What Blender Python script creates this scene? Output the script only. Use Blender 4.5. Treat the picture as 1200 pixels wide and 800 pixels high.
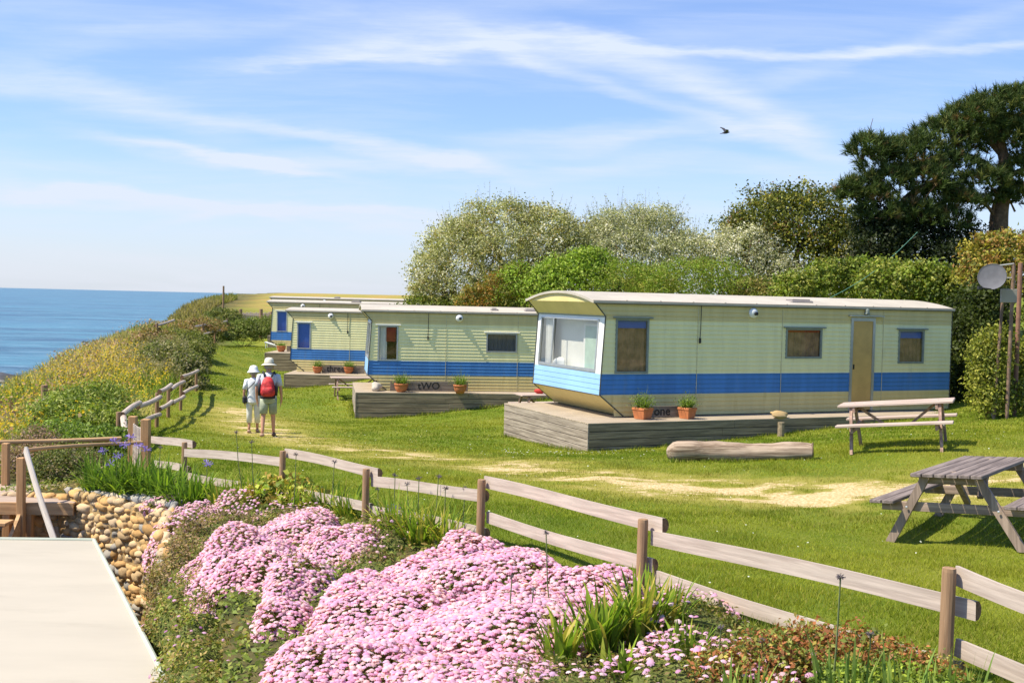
import bpy, math, random
import numpy as np
from mathutils import Matrix, Vector, Euler

random.seed(7)
RNG = np.random.default_rng(7)
scene = bpy.context.scene
for o in list(bpy.data.objects):
    bpy.data.objects.remove(o)
COL = scene.collection
R = math.radians

# ------------------------------------------------------------------ camera
CAM_Z = 3.2
FPX, PITCH, ROLL = 1300.0, math.atan(49 / 1300.0), math.atan(0.0235)
camd = bpy.data.cameras.new('camera')
cam = bpy.data.objects.new('camera', camd)
COL.objects.link(cam)
scene.camera = cam
camd.sensor_width = 36.0
camd.lens = FPX / 1200.0 * 36.0
camd.clip_start = 0.1
camd.clip_end = 60000
_f = np.array([0, math.cos(PITCH), -math.sin(PITCH)])
_r0 = np.array([1.0, 0, 0]); _u0 = np.array([0, math.sin(PITCH), math.cos(PITCH)])
_R = _r0 * math.cos(ROLL) + _u0 * math.sin(ROLL)
_U = _u0 * math.cos(ROLL) - _r0 * math.sin(ROLL)
M = Matrix(((_R[0], _U[0], -_f[0], 0), (_R[1], _U[1], -_f[1], 0), (_R[2], _U[2], -_f[2], CAM_Z), (0, 0, 0, 1)))
cam.matrix_world = M

def at(px, py, Y):
    """world point seen at a photo pixel, Y metres ahead"""
    d = _f * FPX + (px - 600) * _R - (py - 400) * _U
    t = Y / d[1]
    return np.array([d[0] * t, Y, CAM_Z + d[2] * t])

# ------------------------------------------------------------------ world and sun
SUN_EL = R(56)
SUN_H = np.array([-math.cos(R(17)), -math.sin(R(17))])      # horizontal direction towards the sun
SUN_DIR = Vector((SUN_H[0] * math.cos(SUN_EL), SUN_H[1] * math.cos(SUN_EL), math.sin(SUN_EL)))
sund = bpy.data.lights.new('sun', 'SUN')
sund.energy = 5.0
sund.angle = R(0.53)
sund.color = (1.0, 0.92, 0.77)
sun = bpy.data.objects.new('sun', sund)
COL.objects.link(sun)
sun.location = (-20, -5, 40)
sun.rotation_euler = SUN_DIR.to_track_quat('Z', 'Y').to_euler()

scene.view_settings.view_transform = 'Standard'
scene.view_settings.look = 'None'
scene.view_settings.gamma = 1.0
scene.view_settings.exposure = 0.60
try:
    scene.view_settings.use_curve_mapping = False
except Exception:
    pass

class NT:
    """tiny helper for building node trees"""
    def __init__(self, tree):
        self.t = tree; self.n = tree.nodes; self.l = tree.links
    def node(self, typ, **kw):
        n = self.n.new(typ)
        for k, v in kw.items():
            setattr(n, k, v)
        return n
    def put(self, sock, v):
        if isinstance(v, bpy.types.NodeSocket):
            self.l.new(v, sock)
        elif v is not None:
            if sock.type == 'RGBA' and len(v) == 3:
                v = (*v, 1.0)
            sock.default_value = v
    def math(self, op, a, b=None, c=None, clamp=False):
        n = self.node('ShaderNodeMath', operation=op, use_clamp=clamp)
        for i, v in enumerate((a, b, c)):
            if v is not None:
                self.put(n.inputs[i], v)
        return n.outputs[0]
    def mix(self, f, a, b, blend='MIX'):
        n = self.node('ShaderNodeMix', data_type='RGBA', blend_type=blend)
        self.put(n.inputs[0], f); self.put(n.inputs[6], a); self.put(n.inputs[7], b)
        return n.outputs[2]
    def noise(self, vec, scale, detail=4, rough=0.55, dist=0.0):
        n = self.node('ShaderNodeTexNoise')
        if vec is not None:
            self.l.new(vec, n.inputs['Vector'])
        n.inputs['Scale'].default_value = scale
        n.inputs['Detail'].default_value = detail
        n.inputs['Roughness'].default_value = rough
        n.inputs['Distortion'].default_value = dist
        return n.outputs['Fac']
    def mapping(self, vec, scale=(1, 1, 1), rot=(0, 0, 0), loc=(0, 0, 0)):
        n = self.node('ShaderNodeMapping')
        self.l.new(vec, n.inputs[0])
        n.inputs['Scale'].default_value = scale
        n.inputs['Rotation'].default_value = rot
        n.inputs['Location'].default_value = loc
        return n.outputs[0]
    def ramp(self, fac, stops, interp='LINEAR'):
        n = self.node('ShaderNodeValToRGB')
        self.l.new(fac, n.inputs[0])
        n.color_ramp.interpolation = interp
        e = n.color_ramp.elements
        while len(e) < len(stops):
            e.new(0.5)
        for i, (p, c) in enumerate(stops):
            e[i].position = p
            e[i].color = (*c, 1.0) if len(c) == 3 else c
        return n.outputs[0]
    def sstep(self, v, a, b):
        n = self.node('ShaderNodeMapRange', interpolation_type='SMOOTHSTEP')
        self.put(n.inputs[0], v)
        n.inputs[1].default_value = a; n.inputs[2].default_value = b
        return n.outputs[0]

world = bpy.data.worlds.new('World')
scene.world = world
world.use_nodes = True
w = NT(world.node_tree)
w.n.clear()
wout = w.node('ShaderNodeOutputWorld'); bg = w.node('ShaderNodeBackground')
w.l.new(bg.outputs[0], wout.inputs[0])
sky = w.node('ShaderNodeTexSky', sky_type='NISHITA')
sky.sun_disc = False
sky.sun_elevation = SUN_EL
sky.sun_rotation = math.atan2(SUN_H[0], SUN_H[1])
sky.air_density = 1.0; sky.dust_density = 0.6; sky.ozone_density = 2.0; sky.altitude = 10
tc = w.node('ShaderNodeTexCoord')
sep = w.node('ShaderNodeSeparateXYZ'); w.l.new(tc.outputs['Generated'], sep.inputs[0])
ys = w.math('MAXIMUM', sep.outputs[1], 0.05)
az = w.math('DIVIDE', sep.outputs[0], ys)
el = w.math('DIVIDE', sep.outputs[2], ys)
comb = w.node('ShaderNodeCombineXYZ'); w.put(comb.inputs[0], az); w.put(comb.inputs[1], el)
P2 = comb.outputs[0]
warp = w.noise(w.mapping(P2, (3, 14, 1)), 1.6, 5, 0.6)
el_w = w.math('ADD', el, w.math('MULTIPLY', w.math('SUBTRACT', warp, 0.5), 0.045))
streak = w.noise(w.mapping(P2, (2.2, 22, 1), (0, 0, R(2))), 1.5, 8, 0.62, 0.4)
streak2 = w.noise(w.mapping(P2, (8, 75, 1), (0, 0, R(-5))), 1.5, 8, 0.68, 0.3)

def photo_dir(px, py):
    d = _f * FPX + (px - 600) * _R - (py - 400) * _U
    return d[0] / d[1], d[2] / d[1]

def band(pts, width, gain):
    """a soft cirrus streak through three sky directions"""
    q = [photo_dir(*p) for p in pts]
    c = np.polyfit([a for a, b in q], [b for a, b in q], 2)
    curve = w.math('ADD', w.math('MULTIPLY', w.math('ADD', w.math('MULTIPLY', az, float(c[0])), float(c[1])), az), float(c[2]))
    dd = w.math('ABSOLUTE', w.math('SUBTRACT', el_w, curve))
    core = w.math('SUBTRACT', 1.0, w.sstep(dd, 0.0, width))
    a0, a1 = q[0][0], q[2][0]
    fade = w.math('MULTIPLY', w.sstep(az, a0 - 0.06, a0 + 0.07), w.math('SUBTRACT', 1.0, w.sstep(az, a1 - 0.07, a1 + 0.06)))
    tex = w.math('ADD', 0.1, w.math('MULTIPLY', streak2, 1.8))
    return w.math('MULTIPLY', w.math('MULTIPLY', core, fade), w.math('MULTIPLY', tex, gain))

bands = [band([(330, 70), (640, 52), (980, 178)], .026, .55), band([(690, 48), (960, 66), (1230, 44)], .010, .62), band([(560, 45), (760, 120), (930, 170)], .012, .35), band([(240, 82), (430, 70), (620, 48)], .010, .4), band([(860, 105), (1040, 60), (1200, 8)], .014, .25), band([(200, 262), (380, 245), (600, 275)], .008, .3), band([(0, 225), (160, 230), (330, 262)], .007, .35), band([(640, 205), (820, 190), (1010, 215)], .016, .3),
         band([(240, 138), (400, 165), (600, 205)], .011, .5), band([(150, 160), (270, 180), (400, 208)], .008, .5),
         band([(-60, 95), (60, 100), (260, 150)], .022, .45), band([(-80, 210), (200, 240), (520, 262)], .014, .3),
         band([(560, 165), (760, 155), (1000, 150)], .013, .3), band([(0, 60), (300, 30), (700, -5)], .022, .25),
         band([(80, 150), (350, 190), (760, 160)], .013, .3)]
tot = bands[0]
for b in bands[1:]:
    tot = w.math('ADD', tot, b)
veil = w.math('ADD', 0.14, w.math('MULTIPLY', w.sstep(streak, 0.36, 0.80), 0.34))
low = w.math('SUBTRACT', 1.0, w.sstep(el, 0.0, 0.17))
haze_low = w.math('MULTIPLY', low, 0.62)
cl = w.math('ADD', tot, w.math('ADD', veil, haze_low), clamp=True)
cl = w.math('MULTIPLY', cl, w.sstep(sep.outputs[1], 0.02, 0.3))
cl = w.math('MULTIPLY', cl, 0.84)
skyc = w.mix(1.0, sky.outputs[0], (0.70, 0.84, 1.12), 'MULTIPLY')
cloud_col = w.mix(w.sstep(el, 0.0, 0.25), (4.45, 4.65, 5.2), (4.7, 5.1, 5.9))
w.l.new(w.mix(cl, skyc, cloud_col), bg.inputs[0])
bg.inputs[1].default_value = 0.120

# ------------------------------------------------------------------ object helpers
def tag(o, label=None, cat=None, group=None, kind=None):
    if label: o['label'] = label
    if cat: o['category'] = cat
    if group: o['group'] = group
    if kind: o['kind'] = kind
    return o

def thing(name, label, cat, loc=(0, 0, 0), rz=0.0, group=None):
    o = bpy.data.objects.new(name, None)
    o.empty_display_size = 0.2
    COL.objects.link(o)
    o.location = loc
    o.rotation_euler = (0, 0, rz)
    return tag(o, label, cat, group)

def link(name, me, mats, parent=None, loc=None, rot=None):
    o = bpy.data.objects.new(name, me)
    COL.objects.link(o)
    for m in (mats if isinstance(mats, (list, tuple)) else [mats]):
        if m is not None and len(me.materials) < len(mats if isinstance(mats, (list, tuple)) else [mats]):
            me.materials.append(m)
    if parent: o.parent = parent
    if loc is not None: o.location = loc
    if rot is not None: o.rotation_euler = rot
    return o

def kids(o):
    return [c for c in bpy.data.objects if c.parent == o]

def copy_tree(o, parent=None):
    c = o.copy(); COL.objects.link(c)
    c.parent = parent
    for ch in kids(o):
        copy_tree(ch, c)
    return c

class MB:
    """collects polygons into one mesh"""
    def __init__(self):
        self.v = []; self.f = []; self.mi = []
    def add(self, vs, fs, mi=0):
        b = len(self.v)
        self.v += [tuple(map(float, p)) for p in vs]
        self.f += [tuple(i + b for i in f) for f in fs]
        self.mi += [mi] * len(fs)
        return self
    def quad(self, a, b, c, d, mi=0):
        return self.add([a, b, c, d], [(0, 1, 2, 3)], mi)
    def box(self, lo, hi, mi=0, bev=0.0, M=None):
        x0, y0, z0 = lo; x1, y1, z1 = hi
        if bev > 0:
            b = min(bev, (x1 - x0) * .45, (y1 - y0) * .45, (z1 - z0) * .45)
            vs = []
            for z, ins in ((z0, b), (z0 + b, 0), (z1 - b, 0), (z1, b)):
                vs += [(x0 + ins, y0 + b, z), (x0 + b, y0 + ins, z), (x1 - b, y0 + ins, z), (x1 - ins, y0 + b, z),
                       (x1 - ins, y1 - b, z), (x1 - b, y1 - ins, z), (x0 + b, y1 - ins, z), (x0 + ins, y1 - b, z)]
            fs = [tuple(range(7, -1, -1)), tuple(range(24, 32))]
            for k in range(3):
                for i in range(8):
                    j = (i + 1) % 8
                    fs.append((k * 8 + i, k * 8 + j, k * 8 + 8 + j, k * 8 + 8 + i))
        else:
            vs = [(x0, y0, z0), (x1, y0, z0), (x1, y1, z0), (x0, y1, z0), (x0, y0, z1), (x1, y0, z1), (x1, y1, z1), (x0, y1, z1)]
            fs = [(3, 2, 1, 0), (4, 5, 6, 7), (0, 1, 5, 4), (1, 2, 6, 5), (2, 3, 7, 6), (3, 0, 4, 7)]
        if M is not None:
            vs = [tuple(M @ Vector(p)) for p in vs]
        return self.add(vs, fs, mi)
    def tube(self, pts, rad, n=8, mi=0, cap=True):
        pts = [Vector(p) for p in pts]
        rs = rad if isinstance(rad, (list, tuple)) else [rad] * len(pts)
        vs = []; a = None
        for i, p in enumerate(pts):
            d = (pts[min(i + 1, len(pts) - 1)] - pts[max(i - 1, 0)]).normalized()
            if a is None:
                a = d.cross(Vector((0, 0, 1)))
                if a.length < .3: a = d.cross(Vector((0, 1, 0)))
            else:
                a = a - d * a.dot(d)
            a.normalize(); b = d.cross(a)
            for k in range(n):
                t = 2 * math.pi * k / n
                vs.append(p + (a * math.cos(t) + b * math.sin(t)) * rs[i])
        fs = []
        for i in range(len(pts) - 1):
            for k in range(n):
                j = (k + 1) % n
                fs.append((i * n + k, i * n + j, (i + 1) * n + j, (i + 1) * n + k))
        if cap:
            fs.append(tuple(range(n - 1, -1, -1)))
            fs.append(tuple((len(pts) - 1) * n + k for k in range(n)))
        return self.add(vs, fs, mi)
    def lathe(self, prof, n=20, mi=0, c=(0, 0, 0), M=None):
        vs = []
        for r, z in prof:
            for k in range(n):
                t = 2 * math.pi * k / n
                p = Vector((r * math.cos(t), r * math.sin(t), z))
                if M is not None: p = M @ p
                vs.append((p[0] + c[0], p[1] + c[1], p[2] + c[2]))
        fs = []
        for i in range(len(prof) - 1):
            for k in range(n):
                j = (k + 1) % n
                fs.append((i * n + k, i * n + j, (i + 1) * n + j, (i + 1) * n + k))
        fs.append(tuple(range(n - 1, -1, -1))); fs.append(tuple((len(prof) - 1) * n + k for k in range(n)))
        return self.add(vs, fs, mi)
    def mesh(self, name, smooth=False):
        me = bpy.data.meshes.new(name)
        me.from_pydata(self.v, [], self.f)
        if any(self.mi):
            me.polygons.foreach_set('material_index', self.mi)
        if smooth:
            me.polygons.foreach_set('use_smooth', [True] * len(self.f))
        me.update()
        return me
    def build(self, name, mats, parent=None, loc=None, rot=None, smooth=False):
        return link(name, self.mesh(name, smooth), mats, parent, loc, rot)

def vnoise(x, y, seed=0, n=256):
    g = np.random.default_rng(seed).random((n, n)); x = np.asarray(x, float); y = np.asarray(y, float)
    xi = np.floor(x).astype(int); yi = np.floor(y).astype(int); fx = x - xi; fy = y - yi
    fx = fx * fx * (3 - 2 * fx); fy = fy * fy * (3 - 2 * fy)
    a = g[xi % n, yi % n]; b = g[(xi + 1) % n, yi % n]; c = g[xi % n, (yi + 1) % n]; d = g[(xi + 1) % n, (yi + 1) % n]
    return (a * (1 - fx) + b * fx) * (1 - fy) + (c * (1 - fx) + d * fx) * fy

def fast_mesh(name, V, F, C=None, smooth=False):
    """V (n,3), F (m,k) all faces with k corners, C (n,3) per-vertex colour"""
    V = np.ascontiguousarray(V, dtype=np.float32); F = np.ascontiguousarray(F, dtype=np.int32)
    m, k = F.shape
    me = bpy.data.meshes.new(name)
    me.vertices.add(len(V)); me.vertices.foreach_set('co', V.ravel())
    me.loops.add(m * k); me.loops.foreach_set('vertex_index', F.ravel())
    me.polygons.add(m)
    me.polygons.foreach_set('loop_start', np.arange(0, m * k, k, dtype=np.int32))
    if smooth:
        me.polygons.foreach_set('use_smooth', np.ones(m, dtype=bool))
    me.update(calc_edges=True)
    if C is not None:
        a = me.color_attributes.new('Col', 'FLOAT_COLOR', 'POINT')
        c4 = np.ones((len(V), 4), dtype=np.float32); c4[:, :3] = C
        a.data.foreach_set('color', c4.ravel())
    return me

def spread(bv, bf, mats, pos, cols, shade=None):
    """copies of a base shape baked into arrays: mats (N,3,3), pos (N,3), cols (N,3)"""
    bv = np.asarray(bv, float); bf = np.asarray(bf)
    V = np.einsum('nij,vj->nvi', mats, bv) + pos[:, None, :]
    N, k = V.shape[:2]
    F = bf[None] + (np.arange(N) * k)[:, None, None]
    C = np.repeat(cols[:, None, :], k, 1)
    if shade is not None:
        C = C * np.asarray(shade)[None, :, None]
    return V.reshape(-1, 3), F.reshape(-1, bf.shape[1]), C.reshape(-1, 3)

# ------------------------------------------------------------------ materials
def new_mat(name):
    m = bpy.data.materials.new(name); m.use_nodes = True
    t = NT(m.node_tree)
    return m, t, t.n['Principled BSDF']

def paint(name, col, rough=0.5, var=0.12, scale=3.0, spec=0.4, stretch=(1, 1, 1), bump=0.0, bscale=40, metal=0.0, dirt=None, dscale=1.5):
    m, t, p = new_mat(name)
    tcn = t.node('ShaderNodeTexCoord'); v = t.mapping(tcn.outputs['Object'], stretch)
    f = t.noise(v, scale, 5, 0.6)
    a = tuple(max(0, c * (1 - var)) for c in col); b = tuple(min(1, c * (1 + var)) for c in col)
    c = t.mix(t.sstep(f, 0.3, 0.7), a, b)
    if dirt:
        g = t.noise(v, dscale, 6, 0.7)
        c = t.mix(t.math('MULTIPLY', t.sstep(g, 0.52, 0.75), 0.6), c, dirt)
    t.put(p.inputs['Base Color'], c)
    p.inputs['Roughness'].default_value = rough
    p.inputs['Specular IOR Level'].default_value = spec
    p.inputs['Metallic'].default_value = metal
    if bump:
        bn = t.node('ShaderNodeBump'); bn.inputs['Strength'].default_value = bump; bn.inputs['Distance'].default_value = 0.02
        t.l.new(t.noise(v, bscale, 4, 0.6), bn.inputs['Height']); t.l.new(bn.outputs[0], p.inputs['Normal'])
    return m

def wood(name, col, dark, axis=0, rough=0.8, grain=1.0, spec=0.2):
    """weathered wood, grain along the given object axis"""
    m, t, p = new_mat(name)
    tcn = t.node('ShaderNodeTexCoord')
    sc = [22, 22, 22]; sc[axis] = 1.2
    v = t.mapping(tcn.outputs['Object'], sc)
    s2 = [2.5, 2.5, 9]; s2[axis] = 0.8
    v2 = t.mapping(tcn.outputs['Object'], s2)
    f = t.noise(v, 1.0 * grain, 6, 0.65, 0.3); g = t.noise(v2, 1.3, 3, 0.6)
    c = t.mix(t.sstep(f, 0.35, 0.68), dark, col)
    c = t.mix(t.math('MULTIPLY', t.sstep(g, 0.4, 0.75), 0.45), c, tuple(x * 0.6 for x in col))
    t.put(p.inputs['Base Color'], c)
    p.inputs['Roughness'].default_value = rough; p.inputs['Specular IOR Level'].default_value = spec
    bn = t.node('ShaderNodeBump'); bn.inputs['Strength'].default_value = 0.35; bn.inputs['Distance'].default_value = 0.01
    t.l.new(f, bn.inputs['Height']); t.l.new(bn.outputs[0], p.inputs['Normal'])
    return m

def leafmat(name, trans=0.35, rough=0.55, spec=0.25, gain=1.0):
    """leaf: colour from the per-leaf attribute"""
    m, t, p = new_mat(name)
    at_ = t.node('ShaderNodeAttribute', attribute_name='Col')
    c = at_.outputs['Color']
    if gain != 1.0:
        c = t.mix(1.0, c, (gain, gain, gain), 'MULTIPLY')
    t.put(p.inputs['Base Color'], c)
    p.inputs['Roughness'].default_value = rough; p.inputs['Specular IOR Level'].default_value = spec
    tr = t.node('ShaderNodeBsdfTranslucent')
    t.put(tr.inputs[0], t.mix(1.0, c, (1.15, 1.25, 0.6), 'MULTIPLY'))
    mx = t.node('ShaderNodeMixShader'); mx.inputs[0].default_value = trans
    t.l.new(p.outputs[0], mx.inputs[1]); t.l.new(tr.outputs[0], mx.inputs[2])
    t.l.new(mx.outputs[0], t.n['Material Output'].inputs[0])
    return m

def attrmat(name, rough=0.8, spec=0.2, bump=0.3, bscale=30, var=0.2):
    m, t, p = new_mat(name)
    at_ = t.node('ShaderNodeAttribute', attribute_name='Col')
    tcn = t.node('ShaderNodeTexCoord')
    f = t.noise(tcn.outputs['Object'], bscale, 5, 0.65)
    k = t.math('ADD', 1 - var, t.math('MULTIPLY', f, 2 * var))
    vm = t.node('ShaderNodeVectorMath', operation='SCALE')
    t.l.new(at_.outputs['Color'], vm.inputs[0]); t.l.new(k, vm.inputs['Scale'])
    t.l.new(vm.outputs[0], p.inputs['Base Color'])
    p.inputs['Roughness'].default_value = rough; p.inputs['Specular IOR Level'].default_value = spec
    bn = t.node('ShaderNodeBump'); bn.inputs['Strength'].default_value = bump; bn.inputs['Distance'].default_value = 0.02
    t.l.new(f, bn.inputs['Height']); t.l.new(bn.outputs[0], p.inputs['Normal'])
    return m

LEAF = leafmat('leaf', 0.35)
BLADE = leafmat('grass_blade', 0.4, 0.6, 0.15)
PETAL = leafmat('petal', 0.42, 0.7, 0.1)
NEEDLE = leafmat('pine_needle', 0.12, 0.6, 0.2)
STONE = attrmat('cobble_stone', 0.85, 0.2, 0.5, 22, 0.25)
BARK = paint('bark', (0.13, 0.085, 0.055), 0.9, 0.35, 9, 0.1, bump=0.6, bscale=18)
SOIL = paint('soil', (0.07, 0.055, 0.03), 0.95, 0.3, 6, 0.1, bump=0.5)

# ------------------------------------------------------------------ terrain
TP = np.array([(2.36, 5.9, 1.22), (.95, 7.8, 1.07), (-.24, 9.8, .98), (-1.49, 11.5, .82), (-2.7, 13.1, .76), (-4.39, 14.9, .58), (-5.46, 16.6, .5),
    (-5.38, 24.5, .05), (1.62, 22.8, .07), (-.13, 26.8, -.1), (5.73, 24.6, .3), (10.5, 26.4, .68), (4.0, 11.6, .74), (5.2, 11.2, .84),
    (5.5, 18.0, .90), (6.85, 17.4, 1.05), (2.5, 17.8, .66), (4.8, 17.8, .72), (-4.74, 33.97, -.6), (-.16, 34.1, -.12), (-9, 44, -.58),
    (-12.3, 55.2, -.58), (11.3, 24.6, .87), (-7.7, 22, .3), (-9, 28, .0), (-10.3, 36, 0.0), (-14, 48, -.15), (-19.4, 68, -.05), (-22, 85, -.3), (-14, 85, -.3),
    (-6.9, 14.5, .42), (-4.05, 13, .52), (-3, 10.4, .6), (-2.1, 8, .68), (-1.5, 4, .85), (0, 5, 1.05), (0, 2, 1.15), (3, 3, 1.25), (6, 6, 1.1), (8, 12, .95),
    (15, 15, 1.3), (12, 20, 1.1), (16, 27, 1.2), (0, 20, .35), (2, 15, .68), (5, 14.5, .82), (0, 40, .3), (8, 36, 1.0), (16, 40, 1.8), (-2, 46, 1.0), (6, 48, 2.0),
    (20, 50, 2.6), (2, 60, 1.4), (-5, 60, 0), (-16, 76, -.4), (-6, 80, .3), (0, 100, 1.6), (-15, 100, .8), (-28, 120, 2.7), (-11, 120, 3.0), (10, 120, 3.3),
    (-20, 150, 3.3), (30, 90, 4), (60, 60, 4), (40, 30, 2.5), (30, 10, 1.8), (-11.5, 28, -.3), (-14.5, 42, .55), (-17, 55, .9), (-23.5, 90, 1.6), (-9.3, 20, .0),
    (-8.5, 17, .2), (60, 150, 5), (-40, 200, 3), (60, 250, 5), (0, 250, 4)], float)

def _tps(r2):
    return np.where(r2 > 1e-9, 0.5 * r2 * np.log(np.maximum(r2, 1e-9)), 0.0)
_n = len(TP)
_K = _tps(((TP[:, None, :2] - TP[None, :, :2]) ** 2).sum(-1)) + np.eye(_n) * 1.5
_Pm = np.c_[np.ones(_n), TP[:, :2]]
_A = np.block([[_K, _Pm], [_Pm.T, np.zeros((3, 3))]])
_W = np.linalg.solve(_A, np.r_[TP[:, 2], 0, 0, 0])

def plateau(x, y):
    x = np.asarray(x, float); y = np.asarray(y, float); sh = x.shape
    q = np.c_[x.ravel(), y.ravel()]; out = np.empty(len(q))
    for i in range(0, len(q), 20000):
        b = q[i:i + 20000]
        r2 = ((b[:, None] - TP[None, :, :2]) ** 2).sum(-1)
        out[i:i + 20000] = _tps(r2) @ _W[:_n] + _W[_n] + b @ _W[_n + 1:]
    return out.reshape(sh)

WALL = np.array([(-14, 14.75), (-7.2, 14.75), (-5.9, 14.6), (-5.3, 14.25), (-4.6, 13.75), (-3.95, 13.2), (-3.68, 12.0), (-3.15, 10.5), (-2.6, 9.2), (-2.2, 8.0), (-1.9, 6.8),
                 (-1.65, 5.5), (-1.5, 4.0), (-1.4, -1.0), (-1.4, -3.0)], float)

def polydist(P, L):
    """distance of points P (n,2) to polyline L, arclength of the nearest point, signed side (right of travel > 0)"""
    best = np.full(len(P), 1e9); arc = np.zeros(len(P)); side = np.zeros(len(P)); s0 = 0
    for a, b in zip(L[:-1], L[1:]):
        d = b - a; l = np.hypot(*d); t = np.clip(((P - a) @ d) / l ** 2, 0, 1)
        q = a + t[:, None] * d; dd = np.hypot(*(P - q).T)
        m = dd < best
        best[m] = dd[m]; arc[m] = s0 + t[m] * l
        cr = (P[:, 0] - a[0]) * d[1] - (P[:, 1] - a[1]) * d[0]
        side[m] = np.sign(cr[m]); s0 += l
    return best, arc, side

def yard(x, y):
    """signed distance to the retaining wall, positive on the low yard side"""
    sh = np.shape(x); P = np.c_[np.ravel(x), np.ravel(y)].astype(float)
    d, a, s = polydist(P, WALL)
    return (d * np.where(s > 0, 1, -1)).reshape(sh)

CREST = np.array([(-30, -12), (8, -12.2), (14, -11.5), (18, -10.2), (24, -11.3), (28, -12.2), (42, -15.2), (55, -18), (90, -25), (130, -32), (200, -50), (400, -80)], float)  # (Y, X)

def ground(x, y):
    x = np.asarray(x, float); y = np.asarray(y, float)
    z = plateau(x, np.clip(y, -10, 300))
    far = np.clip((np.abs(x - 10) - 60) / 60, 0, 1)
    z = z * (1 - far) + 3.5 * far
    z = np.where(y > 200, np.minimum(z, 3.6), z)
    xc = np.interp(y, CREST[:, 0], CREST[:, 1])
    d = xc - x                                   # metres beyond the cliff crest, towards the sea
    zc = plateau(np.maximum(x, xc), np.clip(y, -10, 300))
    s = np.clip(d / 11.0, 0, 1)
    drop = (s * s * (3 - 2 * s))
    zb = -5.2 - np.clip(d - 11, 0, 400) * 0.17
    z = np.where(d > 0, zc * (1 - drop) + zb * drop, z)
    yd = yard(x, y)
    low = -1.3
    k = np.clip((yd + 0.14) / 0.12, 0, 1)
    k = k * np.clip((x + 13.0) / 2.0, 0, 1)
    return z * (1 - k) + np.minimum(z, low) * k

# the track worn across the lawn, and other thin patches
TRACK = np.array([(-8.5, 34), (-6.3, 27), (-4.6, 23.6), (-2.9, 21.0), (-1.2, 18.6), (.3, 16.9), (1.9, 15.2), (4.2, 14.35), (6.5, 14.6), (10, 16), (16, 18)], float)

def axis(lo, hi, step, far_lo, far_hi, g=1.12):
    mid = list(np.arange(lo, hi, step)); a = []; s = step; v = lo
    while v > far_lo:
        s *= g; v -= s; a.append(v)
    b = []; s = step; v = mid[-1]
    while v < far_hi:
        s *= g; v += s; b.append(v)
    return np.array(a[::-1] + mid + b)

gx = axis(-12.5, 12.5, 0.13, -900, 2500); gy = axis(3.0, 30, 0.13, -60, 3000, 1.05)
GX, GY = np.meshgrid(gx, gy)
GZ = ground(GX, GY)
d, _, _ = polydist(np.c_[GX.ravel(), GY.ravel()], TRACK)
lump = 0.014 * (np.sin(GX * 2.1 + GY * 0.7) + np.sin(GX * 0.9 - GY * 1.7 + 1) + np.sin(GX * 4.3 + 2) * np.sin(GY * 3.7))
GZ = GZ + lump * (np.abs(yard(GX, GY)) > 0.3)
wear = np.exp(-(d.reshape(GX.shape) / 1.1) ** 2) * np.clip((40 - GY) / 8, 0, 1) * (.8 + .2 * np.clip((GX + 2.2) / 2.5, 0, 1))
brk = 0.62 * vnoise(GX * 1.3, GY * 3.2, 3) + 0.38 * vnoise(GX * 4.0, GY * 8.0, 4)
wear = wear * np.clip(.32 + 1.7 * (brk - .28), .15, 1.2)
wear = np.maximum(wear, 0.55 * np.exp(-(((GX + 6.6) / 1.7) ** 2 + ((GY - 29) / 3.5) ** 2)))
wear = np.maximum(wear, 0.6 * np.exp(-(((GX + 12.6) / .5) ** 2 + ((GY - 38) / 1.2) ** 2)))
xc = np.interp(GY, CREST[:, 0], CREST[:, 1])
gold = np.clip((GY - 88) / 10, 0, 1)
shore = np.clip((xc - GX - 9) / 3, 0, 1)
bank = np.clip((xc + 3.0 - GX) / 1.5, 0, 1)
nx, ny = len(gx), len(gy)
idx = np.arange(nx * ny).reshape(ny, nx)
F = np.stack([idx[:-1, :-1], idx[:-1, 1:], idx[1:, 1:], idx[1:, :-1]], -1).reshape(-1, 4)
gme = fast_mesh('ground', np.stack([GX, GY, GZ], -1).reshape(-1, 3), F, np.stack([wear, gold, shore], -1).reshape(-1, 3), smooth=True)
ba = gme.attributes.new('bank', 'FLOAT', 'POINT')
yd = yard(GX, GY)
fen = np.array([(5.5, 3.0), (2.36, 5.9), (.95, 7.8), (-.24, 9.8), (-1.49, 11.5), (-2.7, 13.1), (-4.39, 14.9), (-5.5, 16.6), (-7.2, 19)], float)
fd, _, fs = polydist(np.c_[GX.ravel(), GY.ravel()], fen)
bedm = ((fs.reshape(GX.shape) < 0) & (fd.reshape(GX.shape) > 0.05) & (GY < 19)) * 1.0
ba.data.foreach_set('value', np.maximum(bank, bedm).ravel().astype(np.float32))

m, t, p = new_mat('ground')
tcn = t.node('ShaderNodeTexCoord'); v = tcn.outputs['Object']
att = t.node('ShaderNodeAttribute', attribute_name='Col')
sp = t.node('ShaderNodeSeparateColor'); t.l.new(att.outputs['Color'], sp.inputs[0])
bk = t.node('ShaderNodeAttribute', attribute_name='bank')
n1 = t.noise(v, 0.35, 5, 0.6); n2 = t.noise(v, 2.2, 6, 0.65); n3 = t.noise(v, 26, 5, 0.7); n4 = t.noise(t.mapping(v, (1, 2.2, 1)), 5.0, 7, 0.75)
turf = t.mix(t.sstep(n1, 0.35, 0.65), (0.12, 0.175, 0.012), (0.22, 0.23, 0.025))
turf = t.mix(t.math('MULTIPLY', t.sstep(n2, 0.45, 0.75), 0.55), turf, (0.235, 0.235, 0.045))
turf = t.mix(t.math('MULTIPLY', t.sstep(n3, 0.35, 0.75), 0.5), turf, (0.08, 0.13, 0.010))
straw = t.mix(t.sstep(n3, 0.35, 0.7), (0.42, 0.30, 0.11), (0.78, 0.62, 0.37))
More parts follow.
